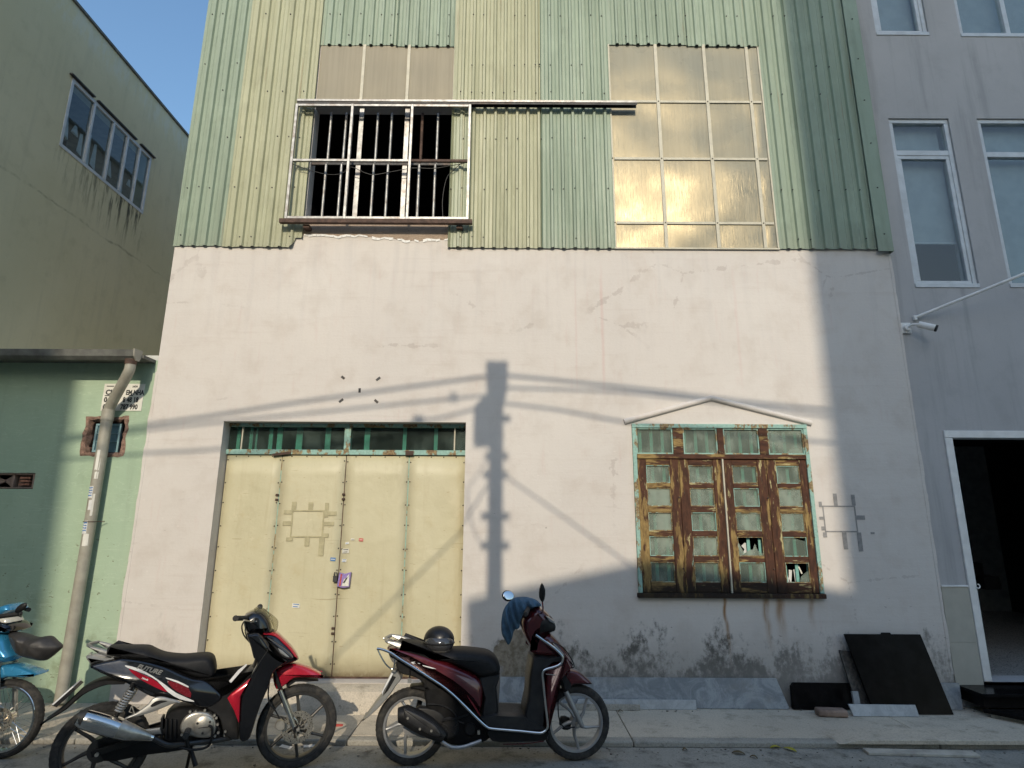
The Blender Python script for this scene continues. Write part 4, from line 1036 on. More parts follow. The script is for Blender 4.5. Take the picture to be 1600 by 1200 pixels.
# ------------------------------------------------------------------ motorbikes: local axes x = forward, y = left, z = up; their right sides face the camera
V = {}
V['black'] = simple('gloss_black_paint', (.006, .006, .007), .14, var=.2, scale=5, coat=.5, dirt=.15, dirtcol=(.03, .028, .025))
V['matte'] = simple('black_plastic', (.009, .009, .0095), .5, var=.25, scale=20, spec=.3, dirt=.35, dirtcol=(.028, .024, .020))
V['grey_plastic'] = simple('dark_grey_plastic', (.020, .020, .021), .42, var=.25, scale=12, spec=.4, dirt=.45, dirtcol=(.055, .05, .042))
V['seat'] = simple('seat_vinyl', (.010, .010, .011), .6, var=.2, scale=40, bump=.15, spec=.3, dirt=.3, dirtcol=(.03, .027, .025))
V['red'] = simple('red_paint', (.46, .010, .028), .20, .25, var=.06, scale=3, coat=.8)
V['darkred'] = simple('dark_red_decal', (.16, .010, .016), .25, coat=.5)
V['maroon'] = simple('maroon_paint', (.085, .008, .012), .20, .2, var=.15, scale=4, coat=.8, dirt=.25, dirtcol=(.06, .045, .04))
V['blue'] = simple('blue_paint', (.035, .23, .42), .22, .3, var=.08, scale=3, coat=.8)
V['chrome'] = simple('chrome', (.72, .70, .66), .16, 1.0, var=.06, scale=9, dirt=.12)
V['alu'] = simple('cast_aluminium', (.50, .47, .41), .38, .75, var=.15, scale=20, dirt=.3)
V['silver'] = simple('silver_paint', (.34, .335, .315), .36, .5, var=.08, scale=6, dirt=.2)
V['rubber'] = simple('tyre_rubber', (.022, .021, .020), .85, var=.3, scale=30, bump=.3, dirt=.75, dirtcol=(.085, .075, .06))
V['rim_dark'] = simple('dark_rim', (.055, .053, .05), .4, .5, var=.2, dirt=.4, dirtcol=(.12, .11, .09))
V['rim_grey'] = simple('grey_rim', (.36, .36, .36), .38, .5, var=.12, dirt=.35, dirtcol=(.18, .16, .13))
V['disc'] = simple('brake_disc_steel', (.62, .56, .46), .3, .9, var=.1, scale=15)
V['lens'] = simple('smoky_lens', (.30, .30, .29), .08, .2, var=.1, coat=.8)
V['lens_dark'] = simple('dark_lens', (.05, .05, .052), .06, .1, coat=.8)
V['visor'] = clear_glass('visor_plastic', (.90, .89, .82), .84, (.20, .19, .15))
V['amber'] = simple('red_lens', (.30, .02, .02), .15, coat=.5)
V['white'] = simple('white_decal', (.70, .69, .67), .35)
V['soot'] = simple('sooty_metal', (.0065, .0065, .007), .8, spec=.2, var=.4, scale=25, dirt=.3, dirtcol=(.02, .018, .015))
V['headlamp'] = simple('headlamp_glass', (.62, .60, .52), .12, .1, coat=.8)
V['helmet'] = simple('helmet_shell', (.010, .010, .011), .34, var=.3, spec=.4, dirt=.3, dirtcol=(.03, .03, .03))
V['jacket'] = simple('blue_jacket_cloth', (.050, .105, .165), .92, var=.25, scale=18, bump=.4)
V['mirror'] = simple('mirror_glass', (.78, .78, .75), .04, 1.0, var=.02)
V['bag'] = simple('black_bag_cloth', (.028, .026, .025), .55, var=.3, scale=10, bump=.3, dirt=.4, dirtcol=(.07, .06, .05))

def pil(name, poly, a, b, ins, mat, parent, k=3, sm=3, bevel=0):
    return MB().pillow(spl(poly, sm) if sm > 1 else poly, a, b, ins, k).build(name, V[mat], parent, bevel, angle=50)
def sym(name, poly, v, ins, mat, parent, sm=3): return pil(name, poly, -v, v, ins, mat, parent, 3, sm)
def plate(name, poly, v, t, mat, parent, sm=1): 
    return MB().prism(spl(poly, sm) if sm > 1 else poly, v, v+t).build(name, V[mat], parent, smooth=False)
def bar(name, pts, r, mat, parent, n=10, k=4): return MB().tube(spl(pts, k, False) if k > 1 else pts, r, n).build(name, V[mat], parent)

def wheel(name, parent, u, Rr, w_, rim, hub=.045, style=5, ri=.735, bent=0.0, disc=None, wire=False, spin=0.0):
    c = (u, 0, Rr); Ri = Rr*ri
    mb = MB()
    mb.lathe([(Ri+.014, -w_*.40), (Ri+.010, -w_*.46), (Ri-.004, -w_*.42), (Ri-.008, -w_*.2), (Ri-.008, w_*.2), (Ri-.004, w_*.42), (Ri+.010, w_*.46), (Ri+.014, w_*.40), (Ri+.004, w_*.2), (Ri+.004, -w_*.2)], c, 40)
    mb.lathe([(.008, -.05), (hub, -.045), (hub, .045), (.008, .05)], c, 20, closed=False)
    if wire:
        for k in range(36):
            a0 = 2*math.pi*k/36; a1 = a0+(.55 if k % 2 else -.55); s = -.03 if k % 4 < 2 else .03
            mb.cyl((u+hub*.9*math.cos(a0), s, Rr+hub*.9*math.sin(a0)), (u+Ri*math.cos(a1), 0, Rr+Ri*math.sin(a1)), .0016, None, 4)
    else:
        for k in range(style):
            a = 2*math.pi*k/style+spin
            pts = []
            for t in (0, .35, .7, 1):
                rr = hub*.7+(Ri-hub*.7)*t; aa = a+bent*math.sin(t*math.pi*.5)
                pts.append((u+rr*math.cos(aa), -.012*(1-t)-.004, Rr+rr*math.sin(aa)))
            mb.tube(spl(pts, 2, False), [.016, .015, .013, .012, .011, .011, .013], 8)
    o = mb.build(name, V[rim], parent)
    t = MB(); Ro = Rr; q = w_
    t.lathe([(Ri+.006, -q*.36), (Ri+.022, -q*.47), (Ro-.030, -q*.52), (Ro-.014, -q*.46), (Ro-.004, -q*.25), (Ro, 0), (Ro-.004, q*.25), (Ro-.014, q*.46), (Ro-.030, q*.52), (Ri+.022, q*.47), (Ri+.006, q*.36)], c, 56)
    to = t.build('tyre', V['rubber'], o)
    tr = MB()                                       # tread blocks
    for k in range(48):
        a = 2*math.pi*k/48
        for s in (-1, 1):
            Mx = Matrix.Translation((u, 0, Rr)) @ Matrix.Rotation(-a-(.05*s), 4, 'Y') @ Matrix.Translation((Ro-.0065, s*q*.30, 0)) @ Matrix.Rotation(s*.42, 4, 'Z') @ Matrix.Rotation(s*.35, 4, 'X')
            tr.box(-.006, .0005, -q*.14, q*.14, -.0085, .0085, Mx)
    props(tr.build('tread', V['rubber'], o, smooth=False), kind='stuff')
    if disc:
        d = MB(); rd, v = disc
        d.lathe([(rd*.66, v-.002), (rd, v-.002), (rd, v+.002), (rd*.66, v+.002)], c, 40)
        for k in range(9):
            a = 2*math.pi*k/9
            pts = [(u+rr*math.cos(a+.9*(rr/rd)), v, Rr+rr*math.sin(a+.9*(rr/rd))) for rr in (.022, rd*.45, rd*.70)]
            d.tube(spl(pts, 2, False), .0055, 6)
        d.build('brake_disc', V['disc'], o)
        hb = MB()
        for k in range(28):
            a = 2*math.pi*k/28; rr = rd*(.76+.10*(k % 3)); hb.cyl((u+rr*math.cos(a), v-.0035, Rr+rr*math.sin(a)), (u+rr*math.cos(a), v-.0022, Rr+rr*math.sin(a)), .0042, None, 6)
        props(hb.build('disc_holes', V['matte'], o), kind='stuff')
    return o

def spring(name, p0, p1, r, turns, wire, mat, parent):
    p0, p1 = Vector(p0), Vector(p1); ax = (p1-p0); L = ax.length; ax.normalize()
    e1 = ax.orthogonal().normalized(); e2 = ax.cross(e1); pts = []
    for k in range(turns*10+1):
        a = 2*math.pi*k/10; pts.append(p0+ax*(L*k/(turns*10))+e1*r*math.cos(a)+e2*r*math.sin(a))
    return MB().tube(pts, wire, 6).build(name, V[mat], parent)

# ---- red and black underbone
mR = thing('underbone_motorbike', 'red and black underbone motorbike parked at the kerb in sunlight before the cream door', 'motorbike', (-2.2025, -1.64, -.04), math.atan2(.48, 1.165), 'motorbikes parked along the kerb')
wheel('front_wheel', mR, .63, .29, .075, 'rim_dark', .05, 6, .76, .25, (.112, -.052), spin=.35)
wheel('rear_wheel', mR, -.63, .29, .085, 'rim_dark', .075, 6, .76, .25, None, spin=.1)
seat_p = [(-0.668,0.942),(-0.558,0.936),(-0.437,0.926),(-0.379,0.897),(-0.313,0.869),(-0.195,0.849),(-0.093,0.85),(-0.031,0.845),(0.005,0.821),(0.022,0.781),(0.031,0.733),(0.018,0.7),(-0.014,0.688),(-0.118,0.712),(-0.183,0.745),(-0.296,0.798),(-0.427,0.846),(-0.549,0.872),(-0.634,0.911)]
sym('seat', seat_p, .125, .035, 'seat', mR)
side_p = [(-0.75,0.851),(-0.676,0.87),(-0.589,0.883),(-0.547,0.884),(-0.426,0.858),(-0.295,0.811),(-0.181,0.751),(-0.105,0.716),(-0.025,0.696),(0.047,0.639),(0.104,0.566),(0.028,0.503),(-0.053,0.507),(-0.104,0.533),(-0.179,0.561),(-0.26,0.586),(-0.348,0.602),(-0.413,0.637),(-0.524,0.708),(-0.631,0.757),(-0.735,0.818)]
sp = sym('side_panel', side_p, .135, .022, 'black', mR)
def dec(poly, m, v=-.1385, nm='decal_stripe', par=None): return plate(nm, poly, v, .0015, m, par or sp, 2)
dec([(-0.535,0.834),(-0.452,0.806),(-0.365,0.752),(-0.28,0.689),(-0.202,0.627),(-0.087,0.566),(-0.107,0.564),(-0.181,0.588),(-0.258,0.64),(-0.33,0.716),(-0.413,0.769),(-0.52,0.816)], 'white')
dec([(-0.513,0.81),(-0.412,0.76),(-0.333,0.713),(-0.258,0.64),(-0.311,0.662),(-0.386,0.705),(-0.461,0.756)], 'red')
dec([(-0.267,0.715),(-0.133,0.655),(-0.11,0.589),(-0.173,0.62),(-0.233,0.663)], 'darkred')
dec([(-0.277,0.734),(-0.203,0.705),(-0.134,0.666),(-0.138,0.658),(-0.206,0.695),(-0.272,0.724)], 'white')
def side_text(body, P, v, tilt, size, m, par, sx=1.0, shear=.25):
    return text('lettering', body, size, V[m], par, Matrix.Translation((P[0], v, P[1])) @ Matrix.Rotation(R(tilt), 4, 'Y') @ Matrix.Rotation(R(90), 4, 'X'), .0006, shear, sx)
side_text('FUTURE', [(-0.468,0.81)][0], -.1385, 20, .040, 'silver', sp, 1.1)
side_text('Honda', [(-0.429,0.741)][0], -.1390, 24, .016, 'white', sp, 1.0)
grab = [(-0.769,0.964),(-0.735,0.957),(-0.68,0.939),(-0.605,0.911),(-0.557,0.879),(-0.638,0.889),(-0.692,0.907),(-0.72,0.92),(-0.712,0.927),(-0.767,0.953)]
for s in (-1, 1): pil('grab_rail', grab, s*.10-.014, s*.10+.014, .006, 'silver', mR, 2, 2)
bar('grab_cross_bar', [(grab[0][0]+.01, -.09, grab[0][1]-.006), (grab[0][0]-.03, 0, grab[0][1]-.004), (grab[0][0]+.01, .09, grab[0][1]-.006)], .011, 'silver', mR)
sym('tail_light', [(-0.791,0.895),(-0.746,0.905),(-0.593,0.863),(-0.672,0.861),(-0.746,0.839),(-0.767,0.856)], .10, .02, 'lens', mR, 2)
sym('frame_cover', [(-0.117,0.706),(-0.062,0.655),(-0.004,0.603),(0.06,0.587),(0.124,0.608),(0.195,0.661),(0.265,0.733),(0.297,0.717),(0.218,0.519),(0.223,0.384),(0.234,0.266),(0.132,0.299),(0.091,0.406),(0.049,0.457),(-0.021,0.501),(-0.105,0.535)], .120, .02, 'grey_plastic', mR, 2)

leg = [(0.216,0.992),(0.258,0.998),(0.298,0.995),(0.332,0.958),(0.372,0.902),(0.412,0.847),(0.468,0.808),(0.514,0.787),(0.455,0.752),(0.415,0.707),(0.397,0.623),(0.356,0.513),(0.328,0.403),(0.304,0.303),(0.273,0.278),(0.234,0.295),(0.218,0.415),(0.211,0.565),(0.262,0.695),(0.29,0.752),(0.304,0.794),(0.275,0.827),(0.251,0.898),(0.228,0.952)]
for s in (-1, 1): pil('leg_shield', leg, s*.155-.05, s*.155+.05, .02, 'black', mR, 3, 2)
sym('steering_cover', [(0.203,1.005),(0.29,1.018),(0.383,0.994),(0.423,0.955),(0.467,0.87),(0.456,0.781),(0.388,0.741),(0.324,0.658),(0.269,0.598),(0.237,0.657),(0.28,0.75),(0.282,0.821),(0.239,0.904)], .085, .02, 'matte', mR, 2)
pil('leg_shield_insert', [(0.128,0.581),(0.15,0.608),(0.266,0.698),(0.214,0.585),(0.223,0.415),(0.177,0.498)], -.222, -.19, .006, 'red', mR, 2, 1)
bar('trim_line', [(p[0], -.207, p[1]) for p in [(0.295,0.979),(0.355,0.936),(0.369,0.886),(0.331,0.82),(0.288,0.737)]], .0035, 'grey_plastic', mR, 6)
nose_cap = [(0.311,0.987),(0.365,0.988),(0.425,0.971),(0.479,0.923),(0.544,0.859),(0.593,0.793),(0.588,0.774),(0.56,0.781),(0.513,0.843),(0.453,0.903),(0.386,0.948)]
sym('nose_cap', nose_cap, .105, .02, 'red', mR, 2)
nose = [(0.286,0.971),(0.348,0.981),(0.427,0.963),(0.481,0.915),(0.547,0.849),(0.596,0.783),(0.591,0.764),(0.515,0.738),(0.47,0.733),(0.418,0.809),(0.345,0.909)]
sym('nose_fairing', nose, .112, .03, 'black', mR, 2)
pil('headlight', [(0.332,0.959),(0.373,0.948),(0.439,0.903),(0.502,0.858),(0.552,0.805),(0.53,0.793),(0.489,0.801),(0.445,0.84),(0.4,0.892)], -.155, -.10, .014, 'lens_dark', mR, 3, 2)
pil('headlight_reflector', [(0.436,0.88),(0.469,0.86),(0.523,0.811),(0.5,0.813),(0.457,0.843)], -.1585, -.15, .003, 'lens', mR, 2, 1)
sym('handlebar_cowl', [(0.18,1.059),(0.188,1.104),(0.217,1.125),(0.256,1.139),(0.307,1.13),(0.352,1.086),(0.38,1.025),(0.384,0.979),(0.331,0.969),(0.268,0.968),(0.228,0.97),(0.198,1.004)], .14, .05, 'black', mR)
sym('windscreen_visor', [(0.247,1.142),(0.296,1.147),(0.349,1.114),(0.406,1.07),(0.429,1.041),(0.428,0.995),(0.416,0.977),(0.385,0.974),(0.375,1.03),(0.338,1.092),(0.289,1.126)], .10, .02, 'visor', mR, 2)
sym('instrument_rim', [(0.227,1.075),(0.275,1.081),(0.277,1.067),(0.228,1.061)], .1415, .004, 'silver', mR, 1)
g0 = [(0.2,1.097)][0]; g1 = [(0.131,1.133)][0]
for s in (-1, 1):
    if s > 0: g0 = (g0[0]+.07, g0[1]-.02); g1 = (g1[0]+.16, g1[1]-.02)
    bar('handlebar_grip', [(g0[0], s*.12, g0[1]), (g1[0]*.4+g0[0]*.6, s*.22, g1[1]*.4+g0[1]*.6), (g1[0], s*.36, g1[1])], [.015, .017, .0175, .0175, .0175, .0175, .0175, .0175, .021], 'rubber', mR, 10)
    bar('brake_lever', [(g0[0]+.05, s*.13, g0[1]-.01), (g0[0]+.045, s*.22, g0[1]-.012), (g1[0]+.055, s*.35, g1[1]-.018)], .006, 'alu', mR, 6)
fend = [(0.429,0.684),(0.477,0.723),(0.537,0.738),(0.588,0.734),(0.687,0.696),(0.773,0.648),(0.794,0.626),(0.671,0.628),(0.578,0.634),(0.529,0.598),(0.479,0.569),(0.45,0.572),(0.429,0.627)]
sym('front_mudguard', fend, .072, .018, 'red', mR, 2)
sym('mudguard_tip', [(0.774,0.648),(0.799,0.633),(0.8,0.614),(0.772,0.617)], .058, .004, 'matte', mR, 1)
sym('inner_mudguard', [(0.527,0.593),(0.579,0.625),(0.672,0.621),(0.759,0.6),(0.674,0.598),(0.59,0.606),(0.538,0.57)], .055, .006, 'matte', mR, 2)
for s in (-1, 1):
    ft = [(0.438,0.676),(0.478,0.571),(0.61,0.291)]; bar('fork_leg', [(ft[1][0], s*.085, ft[1][1]), (ft[2][0], s*.085, ft[2][1])], [.019, .0165], 'chrome', mR, 14, 1)
    bar('fork_tube', [(ft[0][0]-.03, s*.085, ft[0][1]+.08), (ft[1][0], s*.085, ft[1][1]+.01)], .014, 'matte', mR, 10, 1)
    bar('fork_clamp', [(ft[2][0], s*.085, ft[2][1]+.02), (ft[2][0]+.008, s*.085, ft[2][1]-.012)], .021, 'matte', mR, 10, 1)
MB().cyl((.63, -.105, .29), (.63, .105, .29), .013, None, 10).build('front_axle', V['alu'], mR)
cal = MB(); P_ = [(0.471,0.355),(0.51,0.367),(0.539,0.338),(0.538,0.3),(0.499,0.291),(0.465,0.317)]
cal.pillow(P_, -.10, -.045, .006, 2); cal.build('brake_caliper', V['alu'], mR)
bar('brake_hose', [(p[0], -.10, p[1]) for p in [(0.401,0.638),(0.4,0.551),(0.419,0.485),(0.459,0.437),(0.495,0.378)]], .006, 'matte', mR, 6)
# engine, swingarm, exhaust
sym('crankcase', [(-0.259,0.48),(-0.178,0.52),(0.028,0.491),(0.095,0.4),(0.121,0.306),(0.093,0.265),(-0.19,0.295),(-0.258,0.343)], .10, .015, 'matte', mR, 2)
ec = pil('engine_cover', [(-0.156,0.396),(-0.149,0.436),(-0.128,0.466),(-0.091,0.487),(-0.043,0.49),(0.015,0.475),(0.061,0.429),(0.075,0.37),(0.056,0.323),(0,0.314),(-0.074,0.335),(-0.132,0.357)], -.140, -.095, .016, 'alu', mR, 3, 2)
cpos = [(-0.008,0.402)][0]
mb = MB(); mb.lathe([(.0, -.160), (.050, -.158), (.062, -.150), (.064, -.13)], (cpos[0], 0, cpos[1]), 28, closed=False); mb.build('clutch_cover', V['alu'], ec)
for a in (30, 150, 270): MB().cyl((cpos[0]+.045*math.cos(R(a)), -.164, cpos[1]+.045*math.sin(R(a))), (cpos[0]+.045*math.cos(R(a)), -.155, cpos[1]+.045*math.sin(R(a))), .008, None, 8).build('cover_bolt', V['rim_dark'], ec)
mb = MB(); mb.box(cpos[0]-.03, cpos[0]+.03, -.162, -.158, cpos[1]-.012, cpos[1]-.006); mb.build('embossed_bar', V['rim_dark'], ec)
r2 = random.Random(4)
for k, p in enumerate([(-0.068,0.492),(-0.011,0.495),(0.054,0.455),(0.068,0.437),(0.081,0.394),(0.091,0.339),(0.072,0.321),(-0.104,0.496),(-0.139,0.354),(0.136,0.342)]):
    MB().cyl((p[0], -.135, p[1]), (p[0], -.115, p[1]), .0085, None, 8).build('bolt', V['alu'], mR)
for k in range(4):
    p = [(-0.273,0.451),(-0.245,0.443),(-0.216,0.436),(-0.188,0.429)][k]; MB().box(p[0]-.008, p[0]+.006, -.12, -.02, p[1]-.11, p[1]+.02, Matrix.Translation((p[0], 0, p[1])) @ Matrix.Rotation(R(-6), 4, 'Y') @ Matrix.Translation((-p[0], 0, -p[1]))).build('cooling_fin', V['matte'], mR, .003)
for s in (-1, 1):
    q = [(-0.27,0.384),(-0.371,0.395)]
    mb = MB(); mb.prism([(q[0][0]+.03, q[0][1]+.02), (q[0][0]+.03, q[0][1]-.018), (-.66, .27), (-.67, .31)], s*.10-.012, s*.10+.012); mb.build('swingarm', V['matte'], mR, .004)
    sh = [(-0.473,0.688),(-0.55,0.51)]
    spring('shock_spring', (sh[0][0], s*.13, sh[0][1]-.01), (sh[1][0]+.01, s*.13, sh[1][1]+.04), .026, 9, .0062, 'silver', mR)
    bar('shock_absorber', [(sh[0][0], s*.13, sh[0][1]+.03), (sh[1][0], s*.13, sh[1][1])], .014, 'matte', mR, 10, 1)
pil('swingarm_cover', [(-0.37,0.412),(-0.279,0.413),(-0.266,0.372),(-0.359,0.379)], -.13, -.112, .004, 'silver', mR, 2, 1)
MB().cyl((-.63, -.13, .29), (-.63, .13, .29), .012, None, 10).build('rear_axle', V['alu'], mR)
hg = pil('footrest_hanger', [(-0.424,0.534),(-0.367,0.577),(-0.341,0.613),(-0.293,0.619),(-0.249,0.606),(-0.169,0.574),(-0.223,0.565),(-0.304,0.535),(-0.396,0.513),(-0.461,0.505),(-0.491,0.494),(-0.487,0.509),(-0.448,0.523)], -.17, -.145, .006, 'silver', mR, 2, 2)
plate('hanger_opening', [(-0.349,0.57),(-0.325,0.592),(-0.289,0.598),(-0.248,0.588),(-0.287,0.579),(-0.333,0.561)], -.1715, .0012, 'matte', hg, 2)
bar('brake_rod', [(p[0], -.15, p[1]) for p in [(-0.462,0.575),(-0.473,0.54),(-0.441,0.525),(-0.462,0.575)]], .004, 'alu', mR, 5, 1)
ex = [(0.19,0.285),(0.096,0.284),(-0.024,0.295),(-0.142,0.302),(-0.213,0.318),(-0.27,0.348),(-0.318,0.378)]
bar('exhaust_pipe', [(ex[i][0], -.08-.11*min(1, i/4), ex[i][1]) for i in range(7)], .017, 'rim_dark', mR, 10)
mu = [(-0.745,0.548),(-0.711,0.533),(-0.647,0.507),(-0.553,0.468),(-0.457,0.428),(-0.372,0.399),(-0.302,0.375)]
MB().tube([(p[0], -.20, p[1]) for p in mu], [.046, .057, .060, .060, .052, .034, .019], 22).build('muffler', V['chrome'], mR)
MB().tube([(mu[0][0]-.012, -.20, mu[0][1]+.004), (mu[0][0]+.03, -.20, mu[0][1]-.009)], [.040, .0585], 22).build('muffler_end_cap', V['rim_dark'], mR)
sh_ = MB(); sh_.tube([(p[0], -.212, p[1]+.004) for p in [(-0.51,0.456),(-0.436,0.425),(-0.316,0.382)]], [.056, .047, .020], 16); sh_.build('heat_shield', V['alu'], mR)
sym('lower_engine_guard', [(-0.652,0.353),(-0.546,0.379),(-0.354,0.345),(-0.173,0.295),(-0.071,0.27),(-0.083,0.236),(-0.216,0.228),(-0.339,0.228),(-0.451,0.22),(-0.598,0.224)], .07, .012, 'matte', mR, 2)
pb_ = [(-0.155,0.295),(-0.059,0.263),(0.027,0.268),(0.051,0.305),(0.05,0.385),(0.024,0.404)]
bar('brake_pedal', [(p[0], -.17, p[1]) for p in pb_], .0085, 'matte', mR, 8)
q = [(-0.103,0.379)][0]; MB().tube([(q[0], -.12, q[1]), (q[0], -.29, q[1]+.01)], .020, 10).build('footpeg', V['rubber'], mR)
q = [(-0.109,0.349),(-0.079,0.257),(-0.028,0.152)]; bar('footpeg_bracket', [(q[0][0], -.17, q[0][1]), (q[1][0], -.16, q[1][1])], .012, 'matte', mR, 8, 1)
bar('centre_stand', [(q[1][0], -.10, q[1][1]), (q[2][0], -.15, max(.02, q[2][1]))], [.013, .016], 'matte', mR, 8, 1)
bar('side_stand', [(q[1][0], .10, q[1][1]), (q[1][0]-.03, .24, .012)], .011, 'matte', mR, 8, 1)
fl = [(-0.541,0.723),(-0.649,0.741),(-0.728,0.724),(-0.795,0.682),(-0.872,0.595),(-0.984,0.495),(-0.951,0.506),(-0.854,0.566),(-0.779,0.641),(-0.711,0.678),(-0.632,0.699),(-0.54,0.693)]
sym('rear_mudguard', fl, .075, .01, 'matte', mR, 2)
pl_ = [(-0.931,0.612),(-0.832,0.712),(-0.809,0.698),(-0.901,0.598)]; mb = MB(); mb.prism(pl_, -.10, .10); npo = mb.build('number_plate', V['matte'], mR, .002)
pw = [(-0.93,0.619),(-0.83,0.721),(-0.823,0.716),(-0.922,0.614)]; mb = MB(); mb.prism(pw, -.102, .102); mb.build('plate_edge', V['white'], npo, smooth=False)
for k in range(3):
    o_ = [(0.021,0.634),(0.062,0.63),(0.104,0.635)][k]
    pts = [(o_[0]-.03, -.09, o_[1]-.012), (o_[0]-.02, -.09, o_[1]+.02), (o_[0]+.03, -.09, o_[1]+.022), (o_[0]+.04, -.09, o_[1]-.005)]
    MB().tube([(a, b_+.06*(k % 2), c_) for a, b_, c_ in spl(pts, 3, True)], .0042, 6, True).build('wire_hook', V['chrome'], mR)
plate('inner_shield_glare', [(0.126,0.672),(0.179,0.74),(0.231,0.779),(0.236,0.77),(0.193,0.722),(0.14,0.658)], -.123, .003, 'white', mR)

bar('throttle_cable', [(p[0], -.10, p[1]) for p in [(0.196,1.084),(0.174,1.04),(0.193,0.976),(0.248,0.911),(0.299,0.836)]], .005, 'matte', mR, 6)
bar('brake_cable', [(p[0], -.12, p[1]) for p in [(0.216,1.068),(0.199,1.011),(0.228,0.942),(0.287,0.872),(0.341,0.757)]], .0045, 'matte', mR, 6)
# ---- maroon scooter
mS = thing('scooter', 'maroon scooter with chrome side rail parked in shade before the pink wall', 'motorbike', (-.1235, -1.2725, -.04), math.atan2(.115, 1.277), 'motorbikes parked along the kerb')
wheel('front_wheel', mS, .641, .272, .085, 'rim_grey', .04, 5, .735, .55, None, spin=.5)
wheel('rear_wheel', mS, -.641, .272, .095, 'rim_grey', .06, 5, .735, .55, None, spin=.2)
sym('seat', [(-0.77,0.884),(-0.672,0.883),(-0.548,0.858),(-0.473,0.82),(-0.375,0.824),(-0.266,0.827),(-0.127,0.813),(-0.052,0.798),(-0.001,0.763),(0.029,0.717),(0.037,0.671),(0.012,0.637),(-0.049,0.624),(-0.124,0.623),(-0.198,0.661),(-0.273,0.694),(-0.372,0.732),(-0.471,0.761),(-0.57,0.79),(-0.67,0.832)], .15, .05, 'seat', mS)
tp_ = sym('tail_panel', [(-0.844,0.852),(-0.757,0.86),(-0.659,0.836),(-0.545,0.803),(-0.471,0.774),(-0.372,0.741),(-0.273,0.703),(-0.149,0.646),(-0.104,0.587),(-0.093,0.519),(-0.115,0.386),(-0.195,0.481),(-0.344,0.6),(-0.566,0.721),(-0.69,0.782),(-0.803,0.82)], .165, .03, 'maroon', mS, 2)
plate('panel_crease', [(-0.225,0.522),(-0.181,0.473),(-0.131,0.405),(-0.121,0.374),(-0.165,0.432)], -.1675, .001, 'darkred', tp_, 2)
for d in ([(-0.654,0.76),(-0.62,0.762),(-0.625,0.758),(-0.639,0.753),(-0.615,0.748),(-0.639,0.747)], [(-0.605,0.754),(-0.581,0.748),(-0.591,0.746)], [(-0.566,0.738),(-0.532,0.73),(-0.507,0.724),(-0.483,0.717),(-0.458,0.708),(-0.493,0.712),(-0.527,0.721),(-0.561,0.731)]):
    plate('script_mark', d, -.1678, .001, 'white', tp_, 1)
for s in (-1, 1): pil('grab_rail', [(-0.859,0.908),(-0.771,0.902),(-0.661,0.864),(-0.571,0.822),(-0.531,0.78),(-0.575,0.78),(-0.659,0.804),(-0.743,0.842),(-0.828,0.885)], s*.13-.018, s*.13+.018, .008, 'silver', mS, 2, 2)

q = [(-0.839,0.899)][0]; bar('grab_cross_bar', [(q[0], -.13, q[1]), (q[0]-.03, 0, q[1]+.002), (q[0], .13, q[1])], .013, 'silver', mS)
sym('tail_light', [(-0.849,0.842),(-0.804,0.823),(-0.757,0.768),(-0.765,0.722),(-0.805,0.741),(-0.831,0.787)], .11, .02, 'lens', mS, 2)
sym('under_tail', [(-0.776,0.759),(-0.668,0.739),(-0.527,0.645),(-0.416,0.553),(-0.365,0.48),(-0.463,0.491),(-0.589,0.61),(-0.664,0.639),(-0.752,0.667)], .10, .015, 'matte', mS, 2)
eb_ = sym('engine_block', [(-0.543,0.546),(-0.417,0.571),(-0.309,0.56),(-0.193,0.459),(-0.108,0.363),(-0.038,0.268),(-0.018,0.206),(-0.138,0.148),(-0.332,0.153),(-0.444,0.225),(-0.517,0.367),(-0.54,0.457)], .105, .02, 'soot', mS, 2)
for px_c, rr in (([(-0.35,0.282)][0], .075), ([(-0.19,0.269)][0], .045)):
    MB().lathe([(0, -.125), (rr*.8, -.124), (rr, -.112), (rr, -.09)], (px_c[0], 0, px_c[1]), 24, closed=False).build('cooling_cover', V['matte'], mS)
for k in range(6):
    a = k*math.pi/3; c_ = [(-0.35,0.282)][0]; MB().tube([(c_[0]+.02*math.cos(a), -.127, c_[1]+.02*math.sin(a)), (c_[0]+.062*math.cos(a+.4), -.127, c_[1]+.062*math.sin(a+.4))], .004, 6).build('cover_rib', V['grey_plastic'], mS)
bar('cable_loop', [(p[0], -.13, p[1]) for p in [(-0.519,0.456),(-0.412,0.445),(-0.324,0.398),(-0.283,0.336),(-0.239,0.317)]], .005, 'grey_plastic', mS, 6)
bar('kick_lever', [(p[0], -.135, p[1]) for p in [(-0.409,0.34),(-0.289,0.355),(-0.207,0.38)]], .007, 'matte', mS, 6)
sym('seat_front_panel', [(-0.133,0.635),(0.035,0.655),(0.011,0.555),(0.028,0.41),(0.009,0.326),(-0.109,0.355),(-0.096,0.489)], .135, .02, 'grey_plastic', mS, 2)
sym('floorboard', [(-0.121,0.362),(-0.014,0.386),(0.22,0.372),(0.386,0.289),(0.395,0.253),(0.22,0.258),(-0.047,0.281)], .17, .012, 'grey_plastic', mS, 1)
sym('floor_skirt', [(-0.07,0.28),(0.124,0.262),(0.398,0.256),(0.408,0.212),(0.373,0.178),(0.125,0.175),(-0.03,0.188)], .155, .015, 'matte', mS, 2)
bar('skirt_trim', [(p[0], -.157, p[1]) for p in [(0.056,0.175),(0.221,0.175),(0.367,0.189)]], .004, 'maroon', mS, 6)
sym('inner_leg_shield', [(0.277,0.773),(0.413,0.78),(0.525,0.797),(0.504,0.732),(0.387,0.679),(0.379,0.274),(0.217,0.322),(0.242,0.491)], .165, .02, 'grey_plastic', mS, 2)
